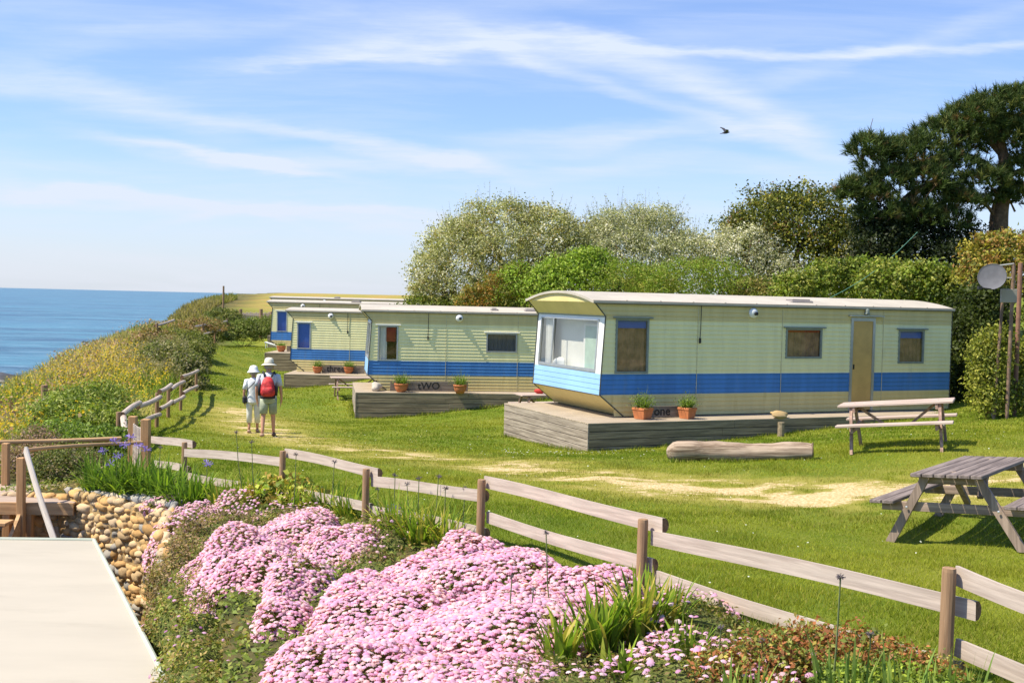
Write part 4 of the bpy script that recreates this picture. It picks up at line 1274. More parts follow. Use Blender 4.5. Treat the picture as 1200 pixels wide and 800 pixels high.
for k in range(6):
    zt = .45 - (k + 1) * .19; y = 14.1 - (k + 1) * .2
    b = MB(); b.box((-.95, y - 13.6 - .13, zt + 1.3 - .04), (.62, y - 13.6 + .11, zt + 1.3), bev=.005)
    b.build('tread', SAWNX, st)
for sx_ in (.64, -1.0):
    b = MB(); vs = []
    for xx in (sx_, sx_ + .045):
        vs += [(xx, .56, 1.72), (xx, .56, 1.46), (xx, -.75, .22), (xx, -.75, .48)]
    b.add(vs, [(0, 1, 2, 3), (7, 6, 5, 4), (4, 5, 1, 0), (5, 6, 2, 1), (6, 7, 3, 2), (7, 4, 0, 3)]); b.build('stringer', SAWNX, st)

# ------------------------------------------------------------------ satellite dish, poles, wires at right
DISH = paint('grey_dish', (0.11, 0.11, 0.12), 0.8, 0.15, 4, dirt=(.12, .11, .1))
RUST = paint('rusty_steel', (0.20, 0.13, 0.09), 0.7, 0.4, 9, dirt=(.3, .14, .06), metal=.2)
GREYP = paint('grey_post', (0.40, 0.39, 0.36), 0.6, 0.2, 6, dirt=(.2, .12, .08))
ds = thing('satellite_dish', 'grey satellite dish facing left on a rusty bracket pole by the hedge', 'satellite dish', (10.8, 24.0, .8))
q = at(1163, 325, 23.9) - np.array(ds.location)
prof = [(.001, .0)] + [(r_, r_ * r_ * .55) for r_ in (.07, .14, .2, .25, .285)] + [(.295, .055), (.29, .065), (.285, .058)] + [(r_, r_ * r_ * .55 + .012) for r_ in (.25, .2, .14, .07)] + [(.001, .012)]
rot = Matrix.Rotation(R(-18), 4, 'Z') @ Matrix.Rotation(R(-68), 4, 'Y')
b = MB(); Mx = Vector((-.50, -.80, .28)).to_track_quat('Z', 'Y').to_matrix().to_4x4()
b.lathe(prof, 28, c=tuple(q), M=Mx); b.build('dish', DISH, ds, smooth=True)
b = MB(); q2 = at(1148, 337, 23.5) - np.array(ds.location); q3 = at(1164, 339, 23.85) - np.array(ds.location)
b.tube([tuple(q3), tuple(q2)], .014, 6); b.box(tuple(q2 - .035), tuple(q2 + .035)); b.build('feed_arm', RUBBER, ds)
q4 = at(1188, 309, 24.0) - np.array(ds.location)
b = MB(); b.tube([tuple(q + np.array([.05, .1, 0])), (q4[0], q4[1], q[2]), (q4[0], q4[1], q4[2])], .02, 6); b.tube([tuple(q + np.array([.1, .06, .25])), tuple(q4)], .02, 6); b.build('bracket', GREYP, ds)
q5 = at(1182, 345, 24.0) - np.array(ds.location); b = MB(); b.box((q5[0] - .17, q5[1] - .04, q5[2] - .18), (q5[0] + .17, q5[1] + .04, q5[2] + .12), bev=.01); b.build('junction_box', paint('pale_box', (.30, .27, .22), .7, .1), ds)
b = MB(); b.tube([(q4[0], q4[1], q4[2]), (q4[0] - .02, q4[1], -.4)], .04, 10); b.build('pole', RUST, ds)
q6 = at(1175, 350, 24.2); b = MB(); b.tube([tuple(q6), (q6[0] - .1, q6[1], gz(q6[0], q6[1]) - .2)], .035, 8)
tag(b.build('thin_pole', RUST), 'thin rusty pole just left of the satellite dish pole', 'pole')
q6 = at(1196, 308, 24.6); b = MB(); b.tube([tuple(q6), (q6[0] , q6[1], gz(q6[0], q6[1]) - .2)], .05, 10)
tag(b.build('wooden_pole', paint('reddish_pole', (.24, .12, .08), .8, .2, 8)), 'reddish wooden pole at the right edge behind the satellite dish', 'pole')
q6 = at(1167, 414, 24.7); b = MB(); b.box((q6[0] - .06, q6[1] - .05, q6[2] - .3), (q6[0] + .05, q6[1] + .05, q6[2] + .3), bev=.02); b.box((q6[0] - .03, q6[1] - .03, gz(q6[0], q6[1]) - .2), (q6[0] + .02, q6[1] + .03, q6[2] - .3)); tag(b.build('concrete_post', GREYP), 'short pale concrete post in the ivy below the satellite dish', 'post')
A = at(1075, 272, 37); B = at(960, 355, 30); b = MB(); pts = [tuple(A * (1 - f) + B * f - np.array([0, 0, .25 * math.sin(math.pi * f)])) for f in np.linspace(0, 1, 10)]
b.tube(pts, .008, 5); tag(b.build('guy_wire', paint('green_wire', (.12, .3, .2), .5, .1)), 'thin green wire running down from the pine tree into the hedge', 'wire')

# ------------------------------------------------------------------ gull in flight
q = at(850, 156, 60)
gull = thing('bird', 'dark bird flying with one wing raised in the sky left of the pine', 'bird', tuple(q), 0)
BIRD = paint('dark_feathers', (.05, .05, .06), .7, .2, 8)
b = MB(); b.tube([(-.24, 0, -.03), (-.16, 0, 0), (-.05, 0, .015), (.08, 0, .02), (.16, 0, .03), (.21, 0, .035), (.26, 0, .03)], [.004, .03, .06, .06, .045, .032, .004], 10)
b.add([(-.12, -.03, 0), (-.12, .03, 0), (-.30, .06, -.03), (-.30, -.06, -.03), (-.12, -.03, .014), (-.12, .03, .014), (-.30, .06, -.02), (-.30, -.06, -.02)], [(0, 1, 2, 3), (7, 6, 5, 4), (0, 4, 5, 1), (1, 5, 6, 2), (2, 6, 7, 3), (3, 7, 4, 0)])
b.build('body', BIRD, gull, smooth=True)
for s in (-1, 1):
    pts = [((.10, 0, .03), (-.08, 0, .03)), ((.12, s * .14, .12), (-.06, s * .14, .12)), ((.05, s * .26, .2), (-.10, s * .26, .19)), ((-.12, s * .36, .25), (-.17, s * .36, .24))]
    b = MB(); vs = []
    for a_, c2 in pts: vs += [a_, c2, (a_[0], a_[1], a_[2] + .012), (c2[0], c2[1], c2[2] + .012)]
    fs = []
    for i in range(3):
        k = i * 4; fs += [(k, k + 1, k + 5, k + 4), (k + 2, k + 6, k + 7, k + 3), (k, k + 4, k + 6, k + 2), (k + 1, k + 3, k + 7, k + 5)]
    b.add(vs, fs); b.build('wing', BIRD, gull)
gull.rotation_euler = (R(18), R(-6), R(15))

# ------------------------------------------------------------------ the two walkers
SKIN = paint('walker_skin', (0.52, 0.27, 0.17), 0.6, 0.08, 12)  # one even skin colour for both walkers
def skin_mesh(name, verts, edges, radii, sub=2, root=0):
    me = bpy.data.meshes.new(name); me.from_pydata(verts, edges, [])
    o = bpy.data.objects.new(name, me); COL.objects.link(o)
    md = o.modifiers.new('skin', 'SKIN'); md.use_smooth_shade = True
    for i, sv in enumerate(me.skin_vertices[0].data):
        r_ = radii[i]; sv.radius = (r_, r_) if not isinstance(r_, tuple) else r_
        sv.use_root = (i == root)
    s = o.modifiers.new('sub', 'SUBSURF'); s.levels = sub; s.render_levels = sub
    bpy.context.view_layer.update()
    ev = o.evaluated_get(bpy.context.evaluated_depsgraph_get())
    m2 = bpy.data.meshes.new_from_object(ev); m2.name = name
    bpy.data.objects.remove(o)
    for p_ in m2.polygons: p_.use_smooth = True
    return m2

def walker(kind, label, loc, rz, h):
    """stands facing local +Y, feet at z = 0, height h"""
    k = h / 1.75
    t_ = thing('person', label, 'person', loc, rz, None)
    man = kind == 'man'
    sh = .205 if man else .175; hip = .095
    legL = [(-hip, 0, .90), (-.10, .06, .50), (-.10, -.04, .09), (-.11, .10, .03)]
    legR = [(hip, 0, .90), (.11, .05, .50), (.12, .10, .09), (.13, .23, .035)]
    if man: legL = [(-hip, 0, .90), (-.11, -.03, .50), (-.12, -.16, .10), (-.13, -.03, .035)]
    armL = [(-sh, -.01, 1.42), (-sh - .07, -.04, 1.14), (-sh - .07, .02, .90), (-sh - .055, .04, .80)]
    armR = [(sh, -.01, 1.42), (sh + .08, -.05, 1.14), (sh + .10, -.01, .90), (sh + .09, .02, .80)]
    V = [(0, 0, .95), (0, -.01, 1.15), (0, -.02, 1.35), (0, -.01, 1.47), (0, .02, 1.56), (0, .03, 1.66), (0, .03, 1.72)]
    Rr = [.125, .115, .135, .065, .055, .098, .075]
    E_ = [(0, 1), (1, 2), (2, 3), (3, 4), (4, 5), (5, 6)]
    def chain(root, pts, rad):
        pr = root
        for p_, r_ in zip(pts, rad):
            V.append(p_); Rr.append(r_); E_.append((pr, len(V) - 1)); pr = len(V) - 1
        return pr
    chain(0, legL, [.095, .058, .038, .032]); chain(0, legR, [.095, .058, .038, .032])
    hL = chain(2, armL, [.062, .042, .030, .032]); hR = chain(2, armR, [.062, .042, .030, .032])
    for hd, base, s in ((hL, armL[-1], 1), (hR, armR[-1], -1)):
        for j, (dy, L_) in enumerate(((-.026, .07), (-.009, .08), (.009, .075), (.026, .06))):
            a_ = (base[0] + s * .004, base[1] + dy, base[2] - .035)
            V.append(a_); Rr.append(.010); E_.append((hd, len(V) - 1)); i0 = len(V) - 1
            V.append((base[0] + s * .018, base[1] + dy + .008, base[2] - .035 - L_)); Rr.append(.008); E_.append((i0, len(V) - 1))
        V.append((base[0] + s * .01, base[1] + .045, base[2] - .015)); Rr.append(.011); E_.append((hd, len(V) - 1))
        V.append((base[0] + s * .018, base[1] + .06, base[2] - .055)); Rr.append(.008); E_.append((len(V) - 2, len(V) - 1))
    V = [tuple(c * k for c in p_) for p_ in V]; Rr = [r_ * k for r_ in Rr]
    me = skin_mesh('body', V, E_, Rr, 2)
    link('body', me, SKIN, t_)
    def ringtube(name, rings, mat, n=18, cap0=False, cap1=False):
        """rings: (cx, cy, cz, rx, ry)"""
        vs = []
        for cx, cy, cz, rx, ry in rings:
            for a_ in range(n):
                th = 2 * math.pi * a_ / n
                wob = 1 + .03 * math.sin(5 * th + cz * 20)
                vs.append((k * (cx + rx * wob * math.cos(th)), k * (cy + ry * wob * math.sin(th)), k * cz))
        fs = [(i * n + j, i * n + (j + 1) % n, (i + 1) * n + (j + 1) % n, (i + 1) * n + j) for i in range(len(rings) - 1) for j in range(n)]
        if cap0: fs.append(tuple(range(n - 1, -1, -1)))
        if cap1: fs.append(tuple((len(rings) - 1) * n + j for j in range(n)))
        b_ = MB(); b_.add(vs, fs); return b_
    if man:
        SH = paint('pale_grey_shirt', (.58, .60, .64), .8, .2, 7, bump=.9, bscale=7); TR = paint('sage_shorts', (.32, .35, .25), .85, .25, 7, bump=.9, bscale=7); HT = paint('cream_sun_hat', (.72, .66, .52), .85, .06, 10)
        torso = [(0, -.01, .88, .185, .135), (0, -.01, .95, .19, .14), (0, -.01, 1.1, .175, .13), (0, -.015, 1.25, .20, .14), (0, -.02, 1.38, .22, .135), (0, -.015, 1.45, .19, .11), (0, -.005, 1.49, .10, .085), (0, 0, 1.51, .07, .07)]
    else:
        SH = paint('white_blouse', (.78, .78, .76), .8, .1, 7, bump=.9, bscale=7); TR = paint('white_trousers', (.66, .66, .60), .85, .06, 10); HT = paint('white_sun_hat', (.80, .80, .76), .85, .04, 10)
        torso = [(0, -.01, .84, .185, .14), (0, -.01, .95, .175, .135), (0, -.01, 1.1, .15, .12), (0, -.015, 1.25, .17, .125), (0, -.02, 1.38, .19, .12), (0, -.015, 1.45, .165, .10), (0, -.005, 1.49, .09, .08), (0, 0, 1.51, .065, .065)]
    shirt = ringtube('shirt', torso, SH)
    for arm, s in ((armL, -1), (armR, 1)):
        a_, c2 = Vector(arm[0]), Vector(arm[1]); e_ = a_.lerp(c2, .82)
        st_ = a_ + Vector((-s * .05, 0, .01))
        shirt.tube([tuple(st_ * k), tuple(a_ * k), tuple(a_.lerp(c2, .4) * k), tuple(e_ * k)], [.06 * k, .078 * k, .068 * k, .066 * k], 14)
    shirt.build('shirt', SH, t_, smooth=True)
    tr_ = ringtube('x', [(0, 0, .99, .178, .132), (0, 0, .90, .192, .145), (0, 0, .82, .185, .14), (0, 0, .78, .15, .12)], TR, cap1=True)
    for leg in (legL, legR):
        a_, c2, d_ = Vector(leg[0]), Vector(leg[1]), Vector(leg[2]); s = -1 if leg is legL else 1
        if man:
            tr_.tube([tuple(a_ * k), tuple(a_.lerp(c2, .5) * k), tuple(a_.lerp(c2, .93) * k)], [.105 * k, .098 * k, .093 * k], 16)
        else:
            tr_.tube([tuple(a_ * k), tuple(a_.lerp(c2, .5) * k), tuple(c2 * k), tuple(c2.lerp(d_, .6) * k)], [.105 * k, .09 * k, .075 * k, .072 * k], 16)
    tr_.build('shorts' if man else 'trousers', TR, t_, smooth=True)
    hb = MB(); tilt = Matrix.Rotation(R(-6), 4, 'X')
    hb.lathe([(.001, .17), (.05, .165), (.095, .14), (.11, .08), (.115, .03), (.185, -.012), (.19, -.022), (.118, .012), (.001, .012)] if man else
             [(.001, .16), (.06, .15), (.10, .12), (.118, .06), (.13, .02), (.175, -.04), (.178, -.05), (.125, .0), (.001, .0)], 24, c=(0, .03 * k, 1.695 * k), M=tilt @ Matrix.Scale(k, 4))
    ht = hb.build('sun_hat', HT, t_, smooth=True)
    if man:
        hb = MB(); hb.lathe([(.118, .012), (.121, .03), (.117, .05), (.112, .05), (.11, .02)], 24, c=(0, .03 * k, 1.697 * k), M=tilt @ Matrix.Scale(k, 4)); hb.build('hat_band', paint('olive_band', (.25, .24, .18), .8), ht)
    hr = ringtube('x', [(0, .0, 1.60, .085, .085), (0, .0, 1.66, .103, .105), (0, .0, 1.71, .100, .10)], None, cap0=False)
    hr.build('hair', paint('grey_hair', (.30, .26, .22), .9), t_, smooth=True)
    face = MB()
    face.tube([(0, .125 * k, 1.655 * k), (0, .150 * k, 1.63 * k), (0, .128 * k, 1.618 * k)], [.008, .016, .006], 6); face.build('nose', SKIN, t_, smooth=True)
    for s in (-1, 1):
        e_ = MB(); e_.lathe([(.001, -.012), (.010, -.006), (.012, 0), (.010, .006), (.001, .012)], 8, c=(s * .034 * k, .118 * k, 1.66 * k)); e_.build('eye', RUBBER, t_)
        e_ = MB(); e_.lathe([(.001, -.03), (.014, -.015), (.016, .005), (.012, .025), (.001, .032)], 8, c=(s * .10 * k, .03 * k, 1.645 * k)); e_.build('ear', SKIN, t_, smooth=True)
    e_ = MB(); e_.box((-.025 * k, .122 * k, 1.594 * k), (.025 * k, .130 * k, 1.602 * k)); e_.build('mouth', paint('lips', (.4, .15, .12), .6), t_)
    for leg in (legL, legR):
        f_ = leg[3]; an = leg[2]
        s_ = MB(); vs = []; prof = [(-.075, .035, .055), (-.06, .045, .07), (.0, .045, .075), (.08, .05, .05), (.15, .045, .035), (.185, .025, .02)]
        yb = an[1]
        zb = an[2] - .09
        for (dy, hw, hh) in prof:
            for (sx_, zz) in ((-1, 0), (1, 0), (1, .6), (.5, 1), (-.5, 1), (-1, .6)):
                vs.append((k * (an[0] + (f_[0] - an[0]) * .5 + sx_ * hw), k * (yb + dy + .01), max(0.0, k * (zb + zz * hh))))
        N = 6; fs = [(i * N + j, i * N + (j + 1) % N, (i + 1) * N + (j + 1) % N, (i + 1) * N + j) for i in range(len(prof) - 1) for j in range(N)] + [tuple(range(5, -1, -1)), tuple(5 * N + j for j in range(N))]
        s_.add(vs, fs); s_.build('shoe', paint('shoe', (.10, .06, .045), .7) if (man and leg is legR) else paint('tan_sandal', (.42, .26, .18), .7), t_, smooth=True)
    return t_, k

mf = at(320, 512, 24.5); mz = gz(mf[0], mf[1])
mh = at(314, 417.5, 24.5)[2] - mz
mloc = (at(315, 440, 24.5)[0], 24.5, mz)
man, mk = walker('man', 'man walking away in cream hat, grey shirt and sage shorts with a red backpack', mloc, R(8), mh / 1.08)
wx = at(297, 450, 25.3); wz = gz(wx[0], 25.3); wh = at(295, 427, 25.3)[2] - wz
wom, wk = walker('woman', 'woman in white hat, blouse and trousers walking just left of the man', (wx[0], 25.3, wz), R(12), wh / 1.07)
# red backpack on the man's back
bp = thing('backpack', 'bright red backpack with black straps on the walking man', 'backpack', mloc, R(8))
BPR = paint('red_nylon', (.50, .03, .03), .6, .35, 9, bump=.9, bscale=9); BPK = paint('black_webbing', (.025, .025, .03), .8, .1)
def pad(rings, n=16):
    vs = []
    for (cz, cy, rx, ry) in rings:
        for a_ in range(n):
            th = 2 * math.pi * a_ / n; c0, s0 = math.cos(th), math.sin(th)
            vs.append((mk * rx * math.copysign(abs(c0) ** .7, c0), mk * (cy + ry * math.copysign(abs(s0) ** .7, s0)), mk * cz))
    fs = [(i * n + j, i * n + (j + 1) % n, (i + 1) * n + (j + 1) % n, (i + 1) * n + j) for i in range(len(rings) - 1) for j in range(n)] + [tuple(range(n - 1, -1, -1)), tuple((len(rings) - 1) * n + j for j in range(n))]
    b_ = MB(); b_.add(vs, fs); return b_
pad([(.93, -.22, .11, .06), (.95, -.235, .145, .085), (1.05, -.25, .172, .11), (1.18, -.25, .165, .11), (1.30, -.235, .135, .09), (1.39, -.21, .09, .06), (1.42, -.2, .04, .03)]).build('bag', BPR, bp, smooth=True)
pad([(.97, -.345, .10, .03), (1.0, -.365, .125, .045), (1.1, -.37, .13, .05), (1.17, -.36, .12, .04), (1.19, -.345, .09, .02)]).build('front_pocket', BPR, bp, smooth=True)
pad([(.90, -.22, .12, .05), (.915, -.23, .175, .09), (.96, -.235, .18, .092), (.975, -.235, .17, .085)]).build('base_panel', BPK, bp, smooth=True)
for s in (-1, 1):
    b = MB(); b.tube([(s * .08 * mk, -.19 * mk, 1.42 * mk), (s * .11 * mk, -.10 * mk, 1.51 * mk), (s * .13 * mk, .02 * mk, 1.52 * mk), (s * .15 * mk, .12 * mk, 1.42 * mk), (s * .17 * mk, .14 * mk, 1.25 * mk), (s * .19 * mk, .0, 1.02 * mk), (s * .16 * mk, -.16 * mk, .99 * mk)], .022, 8)
    b.build('strap', BPK, bp, smooth=True)
    b = MB(); b.tube([(s * .185 * mk, -.22 * mk, .98 * mk), (s * .195 * mk, -.24 * mk, 1.15 * mk), (s * .18 * mk, -.23 * mk, 1.28 * mk)], [.035, .042, .02], 10); b.build('side_pocket', BPK, bp, smooth=True)
sb = thing('shoulder_bag', 'small black shoulder bag hanging at the hip of the walking woman', 'bag', (wx[0], 25.3, wz), R(12))
b = MB(); b.box((-.29 * wk, -.12 * wk, .80 * wk), (-.17 * wk, .08 * wk, 1.0 * wk), bev=.03); b.build('bag', BPK, sb)
b = MB(); b.tube([(-.2 * wk, -.06, .98 * wk), (-.15 * wk, -.14, 1.2 * wk), (.03, -.16, 1.40 * wk), (.14 * wk, -.08, 1.52 * wk)], .011, 6); b.build('strap', BPK, sb)

# ------------------------------------------------------------------ vegetation
def unit(v):
    return v / (np.linalg.norm(v, axis=-1, keepdims=True) + 1e-9)

def crown(lobes, n_clump, per, cr, size, pal, rng, rough=.22, zmin=-.55, inner=.25, aspect=1.7, jitter=.9, up=.35, flat=1.0, pw=None):
    """clumps of leaf cards over the shells of ellipsoid lobes; returns V, F, C"""
    lobes = [(np.array(c, float), np.array(r, float)) for c, r in lobes]
    wts = np.array([r[0] * r[2] + r[1] * r[2] + r[0] * r[1] for c, r in lobes]); wts /= wts.sum()
    li = rng.choice(len(lobes), n_clump, p=wts)
    c = np.array([lobes[i][0] for i in li]); r = np.array([lobes[i][1] for i in li])
    d = unit(rng.normal(size=(n_clump, 3))); d[:, 2] = np.where(d[:, 2] < zmin, -d[:, 2], d[:, 2])
    ph = c.sum(1)
    bump = np.sin(d[:, 0] * 5 + ph) * np.sin(d[:, 1] * 6 + ph * 2) + .6 * np.sin(d[:, 2] * 9 + d[:, 0] * 7 + ph)
    rad = .92 + rough * .35 * bump + rng.normal(size=n_clump) * rough * .25
    ins = rng.random(n_clump) < inner
    rad = np.where(ins, rad * rng.uniform(.45, .85, n_clump), rad)
    P = c + d * r * rad[:, None]
    keep = np.ones(n_clump, bool)
    for i, (cc, rr) in enumerate(lobes):
        q = (((P - cc) / rr) ** 2).sum(1) < .42
        keep &= ~(q & (li != i) & ~ins)
    P, d, c = P[keep], d[keep], c[keep]; n = len(P)
    pal = np.array(pal); pi = rng.choice(len(pal), n, p=pw)
    cc = pal[pi] * rng.uniform(.75, 1.3, (n, 1))
    off = rng.normal(size=(n, per, 3)) * cr * np.array([1, 1, .75 * flat]) * rng.uniform(.6, 1.25, (n, 1, 1))
    L = (P[:, None, :] + off).reshape(-1, 3)
    N = unit((d[:, None, :] * .8 + unit(off) * .7 + np.array([0, 0, up])).reshape(-1, 3))
    C = np.repeat(cc, per, 0) * rng.uniform(.72, 1.28, (n * per, 1))
    return cards(L, N, size, C, aspect, rng, jitter)

def limb_paths(base, targets, r0, rng, rise=.5):
    b = MB(); base = np.array(base, float)
    for t_ in targets:
        t_ = np.array(t_, float); n = 7; pts = []; rs = []
        for i in range(n):
            f = i / (n - 1)
            p_ = base * (1 - f) + t_ * f; p_[2] = base[2] + (t_[2] - base[2]) * (f ** (1 - rise * .5))
            p_ += rng.normal(size=3) * .06 * np.linalg.norm(t_ - base) * math.sin(math.pi * f)
            pts.append(tuple(p_)); rs.append(r0 * (1 - .85 * f))
        b.tube(pts, rs, 7)
    return b

def plant(name, label, cat, loc, lobes, args, group=None, trunk=None, twigs=None, mat=None, seed=1):
    """lobes in coordinates relative to loc"""
    rng = np.random.default_rng(seed)
    loc = np.array(loc, float)
    t_ = thing(name, label, cat, tuple(loc), 0, group)
    V, F_, C_ = crown(lobes, rng=rng, **args)
    parts_ = [(V, F_, C_)]
    if twigs:
        n, ln, wd, colr = twigs
        tv = []
        for i in range(n):
            c, r = lobes[rng.integers(len(lobes))]
            d = unit(rng.normal(size=3)); d[2] = abs(d[2]) + .35; d = unit(d)
            p_ = np.array(c) + d * np.array(r) * .95; dd = unit(d + np.array([0, 0, 1.2]) + rng.normal(size=3) * .3)
            L = ln * rng.uniform(.4, 1.2); s = unit(np.cross(dd, rng.normal(size=3))) * wd
            e = p_ + dd * L
            k = len(tv) * 4
            tv.append((np.array([p_ - s, p_ + s, e + s * .3, e - s * .3]), np.array([[0, 1, 2, 3]]), np.repeat(np.array([colr]), 4, 0)))
            m_ = 7
            Lp = p_ + dd * L * rng.uniform(.1, 1, m_)[:, None] + rng.normal(size=(m_, 3)) * .03
            tv.append(cards(Lp, np.repeat(dd[None], m_, 0) + .5, .07, np.repeat(np.array([args['pal'][0]]), m_, 0), rng=rng))
        parts_ += tv
    V, F_, C_ = join(parts_)
    link('crown' if trunk else 'foliage', fast_mesh('foliage', V, F_, C_), mat or LEAF, t_)
    if trunk:
        tg = [c for c, r in lobes] + [np.array(c) + np.array(r) * rng.uniform(-.6, .7, 3) for c, r in lobes for _ in range(3)]
        limb_paths((0, 0, -.3), tg, trunk, rng).build('trunk', BARK, t_, smooth=True)
    else:
        c0 = [c for c, r in lobes]
        limb_paths((0, 0, -.2), c0 + [np.array(c) + np.array(r) * rng.uniform(-.6, .6, 3) for c, r in lobes], .02, rng).build('stem', BARK, t_)
    return t_

def pxlobes(lst, org):
    """(px, py, Y, rx, ry, rz) -> lobes relative to org"""
    out = []
    for px, py, Y, rx, ry, rz in lst:
        out.append((tuple(at(px, py, Y) - np.array(org)), (rx, ry, rz)))
    return out

SALLOW = [(.33, .33, .12), (.42, .41, .19), (.22, .24, .07), (.54, .51, .31), (.34, .27, .09), (.78, .74, .56)]
SALLOW_W = [.25, .24, .18, .14, .11, .08]
# silvery sallow, left
def o_at(px, Y):
    q = at(px, 340, Y); return (q[0], q[1], gz(q[0], q[1]))
o = o_at(585, 46)
plant('willow_tree', 'large rounded silvery green sallow behind the second caravan, leftmost of the trees', 'tree', o,
      pxlobes([(545, 318, 45, 2.0, 2, 2.1), (585, 278, 46, 1.9, 2, 1.55), (640, 282, 46, 1.7, 2, 1.4), (515, 325, 45, 1.2, 1.5, 1.2), (600, 320, 44.5, 2.2, 1.6, 1.8), (660, 300, 46, 1.1, 1.6, 1.5), (540, 285, 46, 1.2, 1.6, 1.0), (508, 345, 45, .9, 1.2, .9)], o),
      dict(n_clump=3800, per=17, cr=.17, size=.105, pal=SALLOW, pw=SALLOW_W, rough=.3, aspect=2.0), trunk=.16, twigs=(170, .8, .008, (.25, .2, .15)), seed=11)
o = o_at(755, 47)
plant('willow_tree', 'pale silver sallow with thin bare twig tips, second of the trees from the left', 'tree', o,
      pxlobes([(725, 285, 47, 1.5, 1.6, 1.4), (765, 282, 47, 1.5, 1.6, 1.4), (745, 305, 46, 2.4, 1.6, 1.2), (800, 300, 46, 1.2, 1.5, 1.0), (705, 290, 47, .9, 1.2, 1.2)], o),
      dict(n_clump=2500, per=17, cr=.17, size=.1, pal=[(.40, .40, .22), (.50, .48, .30), (.27, .29, .13), (.72, .68, .53)], pw=[.35, .3, .25, .1], rough=.35, aspect=2.0), trunk=.13, twigs=(230, .95, .008, (.30, .26, .22)), seed=12)
o = o_at(925, 47)
plant('broadleaf_tree', 'dark green tree tipped with yellow green leaves left of the pine', 'tree', o,
      pxlobes([(905, 262, 47, 1.7, 1.8, 1.4), (945, 262, 47, 1.9, 1.8, 1.5), (920, 298, 46.5, 3.0, 2, 1.6), (980, 290, 46.5, 1.4, 1.5, 1.3), (870, 275, 47, 1.0, 1.3, .9), (990, 315, 46, 1.0, 1.5, 1.0)], o),
      dict(n_clump=2300, per=16, cr=.2, size=.13, pal=[(.09, .11, .02), (.14, .16, .025), (.26, .26, .04), (.36, .32, .05), (.06, .08, .015), (.20, .12, .04)], pw=[.27, .25, .18, .10, .12, .08], rough=.4), trunk=.18, twigs=(80, .6, .01, (.2, .16, .1)), seed=13)
o = o_at(865, 45)
plant('willow_tree', 'low silver leaved sallow in front of the dark green tree', 'tree', o,
      pxlobes([(870, 295, 45, 1.1, 1.2, 1.0), (840, 300, 45, 1.0, 1.2, .9), (895, 310, 45, 1.1, 1.2, 1.0), (915, 330, 44.5, .9, 1, .9), (1010, 300, 45, .8, .8, .7)], o),
      dict(n_clump=950, per=16, cr=.16, size=.1, pal=[(.44, .42, .26), (.58, .55, .38), (.26, .27, .12), (.80, .75, .60)], pw=[.35, .3, .22, .13], rough=.4, aspect=2.0), trunk=.1, seed=14)

